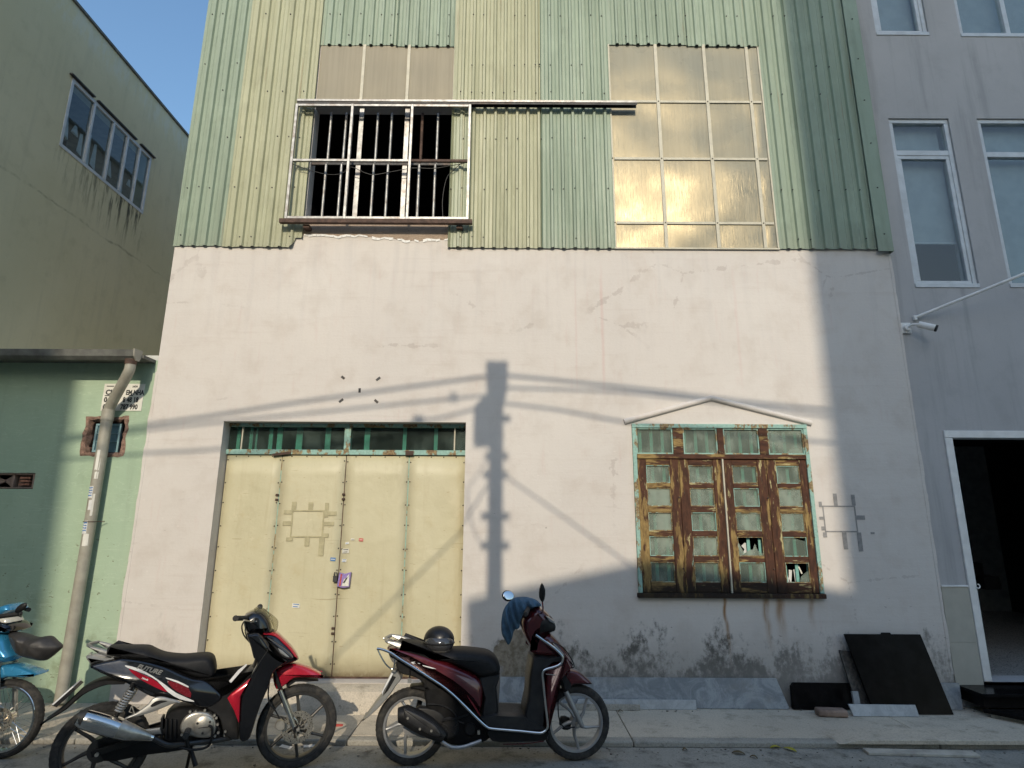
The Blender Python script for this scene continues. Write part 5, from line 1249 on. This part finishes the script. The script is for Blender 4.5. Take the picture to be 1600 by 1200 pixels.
sym('leg_shield', [(0.378,0.677),(0.428,0.722),(0.504,0.748),(0.54,0.812),(0.604,0.71),(0.558,0.656),(0.506,0.584),(0.47,0.494),(0.424,0.353),(0.404,0.261),(0.374,0.266)], .185, .03, 'maroon', mS, 2)
plate('leg_shield_badge', [(0.381,0.667),(0.451,0.659),(0.456,0.652),(0.381,0.66)], -.1875, .001, 'silver', mS)
sym('nose_fairing', [(0.304,0.924),(0.36,0.952),(0.426,0.946),(0.477,0.903),(0.552,0.823),(0.607,0.733),(0.611,0.691),(0.58,0.673),(0.526,0.73),(0.465,0.759),(0.374,0.769),(0.303,0.779),(0.278,0.836)], .155, .05, 'maroon', mS, 2)
pil('indicator_lens', [(0.433,0.884),(0.483,0.85),(0.553,0.77),(0.603,0.7),(0.578,0.71),(0.503,0.785)], -.164, -.12, .005, 'lens', mS, 2, 2)
bar('lens_surround', [(p[0], -.160, p[1]) for p in [(0.438,0.889),(0.524,0.846),(0.588,0.761),(0.608,0.71),(0.587,0.696)]], .0045, 'black', mS, 6)
sym('handlebar_cowl', [(0.201,1.046),(0.258,1.103),(0.32,1.149),(0.373,1.127),(0.44,1.068),(0.471,1.019),(0.47,0.951),(0.377,0.943),(0.335,0.909),(0.314,0.791),(0.278,0.829),(0.242,0.887),(0.206,0.968)], .15, .06, 'maroon', mS)
sym('front_grille', [(0.346,1.068),(0.43,1.073),(0.471,1.024),(0.475,0.961),(0.387,0.933),(0.325,0.924),(0.315,1.001)], .152, .03, 'matte', mS, 2)
pil('headlight', [(0.384,1.082),(0.415,1.072),(0.461,1.039),(0.455,1.02),(0.415,1.039)], -.160, -.08, .004, 'lens', mS, 2, 1)
sym('front_mudguard', [(0.558,0.657),(0.605,0.661),(0.671,0.641),(0.722,0.602),(0.777,0.55),(0.68,0.55),(0.618,0.548),(0.571,0.508),(0.537,0.573)], .075, .02, 'maroon', mS, 2)
plate('fork_cover', [(0.521,0.619),(0.552,0.628),(0.596,0.562),(0.575,0.521),(0.545,0.535)], -.11, .05, 'grey_plastic', mS, 1)
for s in (-1, 1):
    ft = [(0.512,0.607),(0.552,0.514),(0.664,0.285),(0.683,0.257)]; bar('fork_leg', [(ft[1][0], s*.09, ft[1][1]), (ft[2][0], s*.09, ft[2][1]), (ft[3][0], s*.09, ft[3][1])], [.0195, .0195, .014], 'rim_grey', mS, 14, 1)
    bar('fork_tube', [(ft[0][0], s*.09, ft[0][1]), (ft[1][0], s*.09, ft[1][1])], .0135, 'matte', mS, 10, 1)
q = [(0.492,0.58),(0.511,0.538)]; bar('fork_reflector', [(q[0][0], -.09, q[0][1]), (q[1][0], -.09, q[1][1])], .010, 'lens', mS, 8, 1)
MB().cyl((.641, -.11, .272), (.641, .11, .272), .012, None, 10).build('front_axle', V['alu'], mS)
pil('brake_unit', [(0.537,0.291),(0.604,0.28),(0.613,0.206),(0.551,0.199),(0.521,0.236)], .03, .09, .01, 'matte', mS, 2, 2)
bar('brake_hose', [(p[0], -.08, p[1]) for p in [(0.503,0.522),(0.491,0.421),(0.5,0.308),(0.539,0.257),(0.62,0.256)]], .005, 'matte', mS, 6)
rail = [(p[0], -.20, p[1]) for p in [(-0.91,0.865),(-0.867,0.858),(-0.799,0.83),(-0.734,0.789),(-0.636,0.733),(-0.553,0.683),(-0.464,0.63),(-0.386,0.58),(-0.288,0.501),(-0.195,0.416),(-0.131,0.358),(-0.073,0.311),(-0.034,0.297),(0.071,0.286),(0.192,0.274),(0.303,0.261),(0.352,0.262),(0.386,0.289),(0.389,0.333),(0.373,0.457),(0.359,0.6),(0.352,0.664),(0.365,0.693),(0.4,0.706),(0.455,0.719),(0.495,0.739),(0.513,0.771),(0.501,0.801),(0.446,0.852),(0.366,0.906),(0.301,0.949)]]
MB().tube(spl(rail, 2, False), .0095, 10).build('chrome_side_rail', V['chrome'], mS)
rl2 = [(x, .20, z) for x, y, z in rail]; MB().tube(spl(rl2, 2, False), .0095, 8).build('chrome_side_rail', V['chrome'], mS)
rb_ = [(-0.91,0.865),(-0.873,0.799),(-0.832,0.745),(-0.788,0.718),(-0.776,0.753),(-0.777,0.789)]; bar('rail_end_loop', [(p[0], -.19, p[1]) for p in rb_], .0055, 'chrome', mS, 8)
bar('rail_cross_bar', [(rail[0][0], -.20, rail[0][1]), (rail[0][0]-.05, 0, rail[0][1]), (rail[0][0], .20, rail[0][1])], .0095, 'chrome', mS, 8)
fl = [(-0.797,0.695),(-0.746,0.667),(-0.725,0.621),(-0.762,0.576),(-0.807,0.509),(-0.889,0.417),(-0.967,0.352),(-1.009,0.335),(-0.986,0.361),(-0.915,0.458),(-0.866,0.519),(-0.832,0.614)]
sym('rear_mudguard', fl, .085, .008, 'silver', mS, 2)
mb = MB(); mb.prism([(-0.801,0.673),(-0.789,0.663),(-0.853,0.547),(-0.863,0.516),(-0.869,0.539)], -.105, .105); mb.build('number_plate', V['white'], mS, .002)
mb = MB(); mb.prism([(-0.796,0.647),(-0.767,0.638),(-0.825,0.54),(-0.861,0.505)], -.086, .086); mb.build('plate_backing', V['matte'], mS, .002)
sym('tyre_hugger', [(-0.664,0.554),(-0.591,0.566),(-0.487,0.551),(-0.416,0.504),(-0.365,0.439),(-0.415,0.458),(-0.485,0.505),(-0.584,0.534)], .06, .008, 'matte', mS, 2)
q = [(-0.545,0.644),(-0.532,0.563)]; bar('shock_absorber', [(q[0][0], .12, q[0][1]), (-.61, .12, .30)], .022, 'matte', mS, 10, 1); bar('shock_absorber', [(q[0][0], -.08, q[0][1]), (q[1][0], -.08, q[1][1])], .022, 'matte', mS, 10, 1)
mu = [(-0.73,0.401),(-0.683,0.405),(-0.597,0.364),(-0.51,0.319),(-0.433,0.274),(-0.385,0.247)]
MB().tube([(p[0], -.19, p[1]) for p in mu], [.050, .068, .074, .070, .055, .036], 18).build('muffler', V['matte'], mS)
pil('muffler_shield', [(-0.69,0.461),(-0.643,0.451),(-0.529,0.397),(-0.443,0.34),(-0.404,0.276),(-0.469,0.277),(-0.563,0.322),(-0.658,0.375)], -.268, -.235, .012, 'grey_plastic', mS, 2, 2)
for p in [(-0.654,0.402),(-0.563,0.328),(-0.479,0.314)]: MB().cyl((p[0], -.274, p[1]), (p[0], -.265, p[1]), .009, None, 8).build('bolt', V['alu'], mS)
ep = [(-0.405,0.204),(-0.332,0.164),(-0.25,0.162),(-0.173,0.181),(-0.106,0.201)]; bar('exhaust_pipe', [(p[0], -.15, p[1]) for p in ep], .014, 'rim_grey', mS, 10)
q = [(-0.128,0.26)][0]; MB().tube([(q[0], -.15, q[1]+.012), (q[0], -.15, q[1]-.014)], .011, 8).build('footpeg_tip', V['alu'], mS)
pil('hub_cover', [(-0.616,0.408),(-0.52,0.424),(-0.412,0.386),(-0.36,0.296),(-0.406,0.218),(-0.513,0.229)], -.11, -.04, .015, 'matte', mS, 3, 2)
# mirrors
mi = [(0.127,1.179),(0.189,1.105),(0.306,1)]; mo = MB()
Mm = Matrix.Rotation(R(22), 3, 'Z') @ Matrix.Rotation(R(-24), 3, 'X')
mo.ell((mi[0][0], .30, mi[0][1]), (.060, .016, .049), 20, 10, Mm); mro = mo.build('mirror', V['black'], mS)
mo = MB(); mo.ell(Vector((mi[0][0], .30, mi[0][1]))+Mm @ Vector((0, -.0125, 0)), (.052, .005, .041), 24, 10, Mm); mo.build('mirror_glass', V['mirror'], mro)
bar('mirror_stalk', [(mi[0][0]+.02, .30, mi[0][1]-.04), (mi[1][0], .27, mi[1][1]), (mi[2][0], .17, mi[2][1])], .006, 'matte', mro, 6)
mi = [(0.34,1.343),(0.365,1.291),(0.359,1.225),(0.339,1.202),(0.317,1.24),(0.32,1.301)]; st = [(0.342,1.204),(0.352,1.148),(0.366,1.101)]
pil('mirror', mi, -.315, -.275, .012, 'matte', mS, 2, 2)
bar('mirror_stalk', [(st[0][0], -.29, st[0][1]), (st[1][0], -.26, st[1][1]), (st[2][0], -.12, st[2][1])], .006, 'darkred', mS, 6)
gq = [(0.195,1.124)][0]
for s in (-1, 1): bar('handlebar_grip', [(gq[0]+.06, s*.12, gq[1]+.015), (gq[0]+.01, s*.36, gq[1])], .0175, 'rubber', mS, 10, 1)
# helmet on the scooter's seat
def local(o, p): return Matrix.Translation(o.location) @ Matrix.Rotation(o.rotation_euler.z, 4, 'Z') @ Vector(p)
hq = [(-0.45,0.884)][0]; hp = local(mS, (hq[0], 0, hq[1]))
hm = thing('helmet', 'black open-face helmet resting on the seat of the maroon scooter', 'helmet', (hp.x, hp.y, hp.z-.085), R(-18))
mb = MB(); mb.ell((0, 0, .085), (.125, .105, .105), 28, 14, None, -42, 90); mb.build('shell', V['helmet'], hm)
mb = MB(); mb.ell((.012, -.022, .070), (.120, .104, .075), 28, 10, None, -50, 38); mb.build('visor', V['lens_dark'], hm)
mb = MB(); mb.tube([(.012+.121*math.cos(a), -.022+.105*math.sin(a), .072+.0) for a in [R(-170+k*15) for k in range(19)]], .006, 6); mb.build('visor_rim', V['matte'], hm)
mb = MB(); mb.tube([(.118*math.cos(a), .100*math.sin(a), .018) for a in [k*math.pi/12 for k in range(24)]], .008, 6, True); mb.build('edge_rubber', V['rubber'], hm)
mb = MB(); mb.ell((.06, -.09, .075), (.014, .008, .014), 10, 6); mb.build('visor_pivot', V['alu'], hm)
mb = MB(); mb.tube(spl([(-.09, -.08, .03), (-.14, -.13, .035), (-.165, -.17, -.01), (-.155, -.185, -.10), (-.15, -.185, -.17)], 4, False), .0065, 6); mb.build('strap', V['matte'], hm)
mb = MB(); mb.box(-.165, -.135, -.192, -.186, -.20, -.165); mb.build('strap_buckle', V['lens'], hm)

# jacket thrown over the scooter's handlebar
def cloth(poly, v0, bulge, fold, mat, name, parent=None, freq=55, m=16):
    P = spl(poly, 5); n = len(P); cx = sum(p[0] for p in P)/n; cz = sum(p[1] for p in P)/n
    mb = MB(); vs = []
    def dep(x, z, r, sgn):
        f = math.sin(freq*(x+.35*(z-cz))+3*mnoise.noise(Vector((x*8, z*5, 1)))) + .6*mnoise.noise(Vector((x*22, z*12, 4)))
        return v0 + sgn*(bulge*math.sqrt(max(0, 1-r*r)) + fold*f*(1-r**4))
    for sgn in (-1, 1):
        for j in range(m+1):
            r = j/m
            for i in range(n):
                x = cx+(P[i][0]-cx)*r; z = cz+(P[i][1]-cz)*r; vs.append((x, dep(x, z, r, sgn), z))
    L = (m+1)*n
    fs = []
    for b0 in (0, L):
        for j in range(m):
            fs += [(b0+j*n+i, b0+(j+1)*n+i, b0+(j+1)*n+(i+1) % n, b0+j*n+(i+1) % n) for i in range(n)]
    mb.add(vs, fs); return mb.build(name, V[mat], parent, angle=80)
jk = thing('jacket', 'blue jacket draped over the handlebar of the maroon scooter', 'jacket', tuple(mS.location), mS.rotation_euler.z)
cloth([(0.035,1.021),(0.045,1.102),(0.07,1.159),(0.115,1.202),(0.161,1.216),(0.202,1.197),(0.243,1.158),(0.213,1.105),(0.187,1.044),(0.177,0.992),(0.137,0.973),(0.117,0.903),(0.092,0.871),(0.067,0.904),(0.041,0.951)], -.15, .045, .022, 'jacket', 'hanging_sleeve', jk, 105)
cloth([(0.124,1.192),(0.207,1.214),(0.279,1.206),(0.331,1.186),(0.367,1.147),(0.32,1.142),(0.269,1.118),(0.217,1.076),(0.166,1.095)], -.06, .11, .024, 'jacket', 'gathered_body', jk, 95)
cloth([(0.086,1.089),(0.138,1.163),(0.218,1.173),(0.255,1.088),(0.207,0.989),(0.155,0.941),(0.113,0.858),(0.077,0.888)], .06, .05, .012, 'jacket', 'hanging_back', jk, 40)

# ---- blue motorbike at the left edge
mB = thing('underbone_motorbike', 'light blue motorbike cut by the left edge, black bag hung at its front', 'motorbike', (-4.6, -1.25, -.04), 0, 'motorbikes parked along the kerb')
fu = [(0.645,0.325)][0]
wheel('front_wheel', mB, fu[0], .285, .07, 'chrome', .045, 5, .80, 0, (.085, -.05), True)
wheel('rear_wheel', mB, fu[0]-1.22, .285, .08, 'chrome', .06, 5, .80, 0, None, True)
sym('front_mudguard', [(0.476,0.631),(0.569,0.679),(0.661,0.684),(0.758,0.661),(0.868,0.619),(0.851,0.6),(0.762,0.585),(0.638,0.589),(0.562,0.56),(0.509,0.518)], .075, .02, 'blue', mB, 2)
for s in (-1, 1): 
    q = [(0.615,0.582),(0.688,0.341)]; bar('fork_leg', [(q[0][0]-.05, s*.085, q[0][1]+.1), (fu[0], s*.085, .27)], .019, 'silver', mB, 12, 1)
MB().cyl((fu[0], -.1, .285), (fu[0], .1, .285), .012, None, 8).build('front_axle', V['alu'], mB)
sym('nose_fairing', [(0.344,0.923),(0.449,0.919),(0.577,0.9),(0.625,0.813),(0.678,0.756),(0.646,0.708),(0.565,0.698),(0.491,0.659),(0.387,0.611)], .13, .04, 'blue', mB, 2)
sym('handlebar_cowl', [(0.367,1.048),(0.476,1.019),(0.593,1.001),(0.643,0.953),(0.628,0.924),(0.497,0.914),(0.393,0.923)], .13, .04, 'black', mB, 2)
sym('windscreen', [(0.425,1.067),(0.496,1.126),(0.561,1.136),(0.6,1.093),(0.548,1.068),(0.484,1.029)], .11, .02, 'blue', mB, 2)
pil('headlight', [(0.433,1.059),(0.517,1.057),(0.574,1.035),(0.598,0.991),(0.596,0.947),(0.541,0.94),(0.5,0.986)], -.09, .09, .03, 'headlamp', mB, 3, 2)
q = [(0.821,1.139),(0.788,1.083),(0.734,1.055)]
mb = MB(); mb.ell((q[0][0], -.28, q[0][1]), (.052, .014, .026), 14, 8, Matrix.Rotation(R(-40), 3, 'Y')); mm = mb.build('mirror', V['matte'], mB)
bar('mirror_stalk', [(q[0][0]-.02, -.28, q[0][1]-.02), (q[1][0], -.25, q[1][1]), (q[2][0], -.15, q[2][1])], .005, 'matte', mm, 6)
h_ = [(0.64,1.071)][0]
for s in (-1, 1): bar('handlebar_grip', [(h_[0]+.05-(.1 if s > 0 else 0), s*.1, h_[1]), (h_[0]-.03-(.30 if s > 0 else 0), s*.34, h_[1])], .0175, 'rubber', mB, 8, 1)
x0 = fu[0]
sym('leg_shield', [(x0-.30, .74), (x0-.20, .72), (x0-.26, .50), (x0-.34, .28), (x0-.44, .24), (x0-.42, .40)], .18, .02, 'blue', mB, 2)
sym('frame_cover', [(x0-.34, .52), (x0-.42, .48), (x0-.62, .44), (x0-.66, .34), (x0-.46, .30), (x0-.38, .34)], .10, .02, 'grey_plastic', mB, 2)
sym('engine_block', [(x0-.42, .32), (x0-.78, .36), (x0-.82, .24), (x0-.74, .17), (x0-.46, .17)], .11, .02, 'matte', mB, 2)
sym('side_panel', [(x0-.60, .50), (x0-.62, .64), (x0-.9, .68), (x0-1.4, .76), (x0-1.44, .70), (x0-1.1, .54), (x0-.80, .44)], .13, .02, 'blue', mB, 2)
sym('seat', [(x0-.58, .66), (x0-.60, .74), (x0-.74, .77), (x0-.95, .77), (x0-1.2, .80), (x0-1.42, .80), (x0-1.42, .765), (x0-1.0, .70)], .125, .03, 'seat', mB)
bar('exhaust_pipe', [(x0-.45, -.08, .20), (x0-.7, -.14, .16), (x0-.95, -.17, .22), (x0-1.05, -.17, .25)], .016, 'chrome', mB, 8)
MB().tube([(x0-1.0, -.17, .24), (x0-1.1, -.17, .27), (x0-1.5, -.17, .36)], [.02, .045, .042], 14).build('muffler', V['chrome'], mB)
sym('rear_mudguard', [(x0-1.30, .70), (x0-1.50, .70), (x0-1.62, .40), (x0-1.55, .42), (x0-1.45, .58)], .075, .01, 'matte', mB, 2)
for s in (-1, 1): bar('shock_absorber', [(x0-1.12, s*.12, .62), (x0-1.22, s*.12, .30)], .022, 'chrome', mB, 10, 1)
bar('centre_stand', [(x0-.68, -.1, .18), (x0-.74, -.14, .012)], .013, 'matte', mB, 8, 1); bar('side_stand', [(x0-.62, .08, .18), (x0-.66, .22, .012)], .011, 'matte', mB, 8, 1)
bg_ = thing('bag', 'black bag hung across the front of the light blue motorbike', 'bag', tuple(mB.location))
cloth([(0.597,0.917),(0.667,0.924),(0.754,0.903),(0.829,0.889),(0.92,0.899),(0.983,0.861),(1.032,0.818),(0.994,0.77),(0.922,0.718),(0.828,0.727),(0.732,0.75),(0.66,0.802)], -.06, .09, .009, 'bag', 'bag_body', bg_, 30)

# ------------------------------------------------------------------ slabs, boards and litter along the wall
def leaning(name, label, cat, poly_bottom_y, poly, top_y, t, mat, group=None):
    """flat slab: poly in (x, z); leans so that z = 0 stands at poly_bottom_y and its top edge rests at top_y"""
    zt = max(p[1] for p in poly); vs = []
    ang = math.atan2(top_y-poly_bottom_y, zt)
    mb = MB(); mb.prism(poly, 0, t)
    xm = sum(p[0] for p in poly)/len(poly)
    Mx = Matrix.Translation((0, poly_bottom_y, 0)) @ Matrix.Rotation(-ang, 4, 'X')
    mb.v = [tuple(Mx @ Vector(v)) for v in mb.v]
    z0 = min(v[2] for v in mb.v); mb.v = [(a-xm, b-poly_bottom_y, c-z0+.001) for a, b, c in mb.v]
    o = mb.build(name, mat, None, .002, 1); o.location = (xm, poly_bottom_y, 0)
    return props(o, label, cat, group)
leaning('stone_slab', 'long blue grey marble slab leaning along the foot of the pink wall', 'stone slab', -.075, [(-.115, 0), (2.70, 0), (2.71, .012), (2.625, .268), (-.10, .268)], -.03, .022, M['marble'])
leaning('stone_slab', 'thin pale marble strip standing against the long blue grey slab', 'stone slab', -.105, [(.62, 0), (1.80, 0), (1.80, .085), (.66, .085)], -.098, .018, M['marble_pale'])
leaning('stone_slab', 'dark narrow stone strip lying below the long slab beside the front wheel of the scooter', 'stone slab', -.135, [(-.11, 0), (1.25, 0), (1.25, .05), (-.10, .062)], -.128, .018, M['kerbc'])
leaning('stone_slab', 'low black stone slab standing between the marble slab and the leaning boards', 'stone slab', -.10, [(2.74, 0), (3.34, 0), (3.36, .228), (2.79, .232), (2.76, .20)], -.05, .05, M['granite_black'])
o = leaning('leaning_board', 'large glossy black granite board leaning on the wall by the doorway', 'stone board', -.22, [(3.45, 0), (4.20, 0), (4.09, .70), (3.80, .70), (3.79, .715), (3.71, .715), (3.70, .70), (3.33, .70)], -.06, .022, M['granite_black'])
leaning('leaning_board', 'black board seen edge-on behind the large black granite board', 'stone board', -.15, [(3.34, 0), (3.52, 0), (3.40, .53), (3.285, .54)], -.02, .022, simple('dusty_granite', (.05, .045, .04), .5, var=.5, scale=40, dirt=.6, dirtcol=(.16, .13, .10)))
leaning('stone_tile', 'speckled grey tile standing at the foot of the black board', 'tile', -.285, [(3.215, 0), (3.83, 0), (3.82, .098), (3.19, .102)], -.262, .016, M['marble_pale'])
leaning('stone_tile', 'small grey tile tucked upright beside the stone steps', 'tile', -.07, [(4.19, 0), (4.40, 0), (4.43, .235), (4.13, .235)], -.03, .015, M['marble'])
bk = MB(); bk.box(-.135, .135, -.06, .06, 0, .062); o = bk.build('brick', M['brick'], None, .02, 3); o.location = (3.02, -.26, .002); o.rotation_euler = (0, 0, R(-6)); props(o, 'dusty rounded brick lying on the pavement by the black slab', 'brick')
o = MB().box(-.03, .03, -.012, .012, 0, .20).build('offcut', M['marble'], None, .002); o.location = (3.29, -.235, .002); o.rotation_euler = (R(-8), 0, 0); props(o, 'narrow grey stone offcut upright between the black slab and black board', 'stone offcut')
# driveway hump of the kerb and the plank lying beside it
rp = MB(); rp.prism([(2.70, .001), (2.88, .034), (4.30, .036), (4.9, .010), (4.95, .001)], -.99, -.70)
o = rp.build('kerb_ramp', M['pavement'], None, .012, 2); o.location = (0, 0, .001); props(o, kind='structure')
pk_ = MB(); pk_.box(-.43, .43, -.05, .05, 0, .022, Matrix.Rotation(R(-3), 4, 'Z')); o = pk_.build('plank', simple('pale_board', (.42, .39, .33), .8, var=.2, dirt=.3), None, .004); o.location = (3.30, -1.075, -.039); props(o, 'pale flat plank lying on the road beside the kerb', 'plank')
def leafy(x, y, L, W, rot, mat, name, label, cat, z=.002, group=None):
    mb = MB(); n = 8; vs = []
    for i in range(n+1):
        t = i/n; wd = W*math.sin(math.pi*t)**.8*.5+.0006; zz = .012*math.sin(math.pi*t)
        vs += [(L*(t-.5), wd, zz+.006), (L*(t-.5), 0, zz), (L*(t-.5), -wd, zz+.006)]
    fs = []
    for i in range(n):
        for k in range(2): fs.append((i*3+k, i*3+k+1, i*3+k+4, i*3+k+3))
    mb.add(vs, fs); o = mb.build(name, mat, None); sd = o.modifiers.new('thickness', 'SOLIDIFY'); sd.thickness = .0012
    o.location = (x, y, z); o.rotation_euler = (0, 0, R(rot)); return props(o, label, cat, group)
leafy(2.28, -1.01, .11, .045, -52, M['leaf_yellow'], 'leaf', 'bright yellow green curled leaf on the road at the kerb', 'leaf', -.037)
leafy(2.18, -.965, .09, .03, 5, M['leaf_yellow'], 'leaf', 'flat yellow leaf lying against the kerb beside the bright curled one', 'leaf', -.036)
leafy(1.83, -1.09, .10, .05, -20, M['leaf_dry'], 'leaf', 'dark brown dry leaf on the road left of the yellow leaves', 'leaf', -.037)
leafy(1.92, -1.17, .06, .03, -35, M['leaf_dry'], 'leaf', 'small dry leaf on the road nearest the camera', 'leaf', -.037)
leafy(1.05, -.18, .05, .03, 10, M['leaf_dry'], 'leaf', 'tiny dark leaf on the pavement below the marble slab', 'leaf')
for x, y, rot, lab in ((-1.64, -.98, 20, 'torn white paper scrap at the kerb behind the red motorbike'), (-1.83, -1.0, -15, 'small crumpled white paper at the kerb under the red motorbike')):
    o = MB().box(-.05, .05, -.02, .02, 0, .004, Matrix.Rotation(R(8), 4, 'X')).build('paper_scrap', M['paper'], None, smooth=False); o.location = (x, y, -.036); o.rotation_euler = (0, R(4), R(rot)); props(o, lab, 'paper')
o = MB().box(-.04, .04, -.02, .02, 0, .004, Matrix.Rotation(R(8), 4, 'X')).build('paper_scrap', M['red_paper'], None, smooth=False); o.location = (-1.52, -.60, .003); o.rotation_euler = (0, R(5), R(12)); props(o, 'red paper scrap on the pavement seen through the front wheel of the red motorbike', 'paper')
for x, y, lab in ((2.90, -1.03, 'red scrap at the left end of the pale plank'), (3.12, -1.01, 'red scrap at the middle of the pale plank')):
    o = MB().box(-.02, .02, -.012, .012, 0, .012).build('litter_scrap', M['red_paper'], None, .004); o.location = (x, y, -.039); o.rotation_euler = (0, 0, R(25)); props(o, lab, 'litter')
o = leafy(1.42, -1.02, .04, .03, 0, M['leaf_dry'], 'leaf', 'brown leaf crumb on the road right of the scooter', 'leaf', -.037)
# purple plastic packet hung on the padlock
pkz = thing('plastic_packet', 'purple and white plastic packet hung on the padlock of the cream door', 'packet', (-1.745, .12, 1.09), world=True)
pv = simple('purple_foil', (.30, .22, .48), .3, var=.2, scale=20); 
mb = MB(); mb.pillow([(-1.815, 1.095), (-1.80, 1.235), (-1.74, 1.222), (-1.675, 1.24), (-1.685, 1.09), (-1.75, 1.078)], .098, .134, .012, 2); pko = mb.build('wrapper', pv, pkz)
for poly, m in (([(-1.765, 1.10), (-1.69, 1.10), (-1.688, 1.20), (-1.74, 1.17)], 'sign_white'), ([(-1.79, 1.10), (-1.775, 1.10), (-1.765, 1.22), (-1.778, 1.22)], 'red_paper'), ([(-1.752, 1.13), (-1.70, 1.215), (-1.688, 1.215), (-1.735, 1.13)], 'white')):
    mb = MB(); mb.prism(poly, .0945, .0965); mb.build('printed_panel', M[m], pkz, smooth=False)

# ------------------------------------------------------------------ camera and awning rod on the grey building
cc = thing('security_camera', 'white bullet security camera on a square plate at the corner of the grey building', 'camera', (4.44, .04, 3.9), world=True)
bx('mount_plate', M['white'], cc, 4.40, 4.53, .015, .038, 3.865, 3.99, .006, 2)
MB().lathe([(.0, -.03), (.034, -.028), (.042, 0), (.042, .004)], (4.475, .012, 3.925), 18, closed=False).build('mount_base', M['white'], cc)
MB().tube(spl([(4.475, .0, 3.925), (4.505, -.05, 3.945), (4.545, -.09, 3.93)], 3, False), .014, 10).build('mount_arm', M['white'], cc)
a_, b_ = Vector((4.545, -.085, 3.935)), Vector((4.66, -.17, 3.865))
MB().tube([a_, b_], .037, 18).build('camera_body', M['white'], cc); d_ = (b_-a_).normalized()
MB().tube([b_+d_*.001, b_+d_*.022], .0375, 18).build('camera_lens', M['ink'], cc)
rod = thing('awning_rod', 'thin white metal rod slanting up from the wall above the security camera', 'rod', (4.58, .04, 4.05), world=True)
MB().tube([(4.60, .02, 4.055), (6.35, -.62, 4.72)], .017, 10).build('rod_tube', M['white'], rod)
bx('rod_bracket', M['white'], rod, 4.575, 4.61, .0, .038, 4.02, 4.075, .005)

# grit along the kerb and the foot of the wall
gr = random.Random(21); mb = MB()
for k in range(420):
    if k % 3 == 0: x, y, z = gr.uniform(-5, 5.5), -.975-abs(gr.gauss(0, .05)), -.040
    elif k % 3 == 1: x, y, z = gr.uniform(-5, 5.5), -.02-abs(gr.gauss(0, .10)), .0
    else: x, y, z = gr.uniform(-5, 5.5), gr.uniform(-1.8, -1.0), -.040
    if -3.35 < x < -.3 and y > -.4: continue
    s_ = gr.uniform(.003, .011)
    mb.ell((x, y, z+s_*.4), (s_*gr.uniform(.8, 1.5), s_, s_*.6), 5, 3)
o = mb.build('grit', simple('grit_stone', (.22, .20, .17), .95, var=.5, scale=60), None, smooth=False); props(o, kind='stuff'); o['label'] = 'loose grit and small stones scattered along the kerb and wall foot'
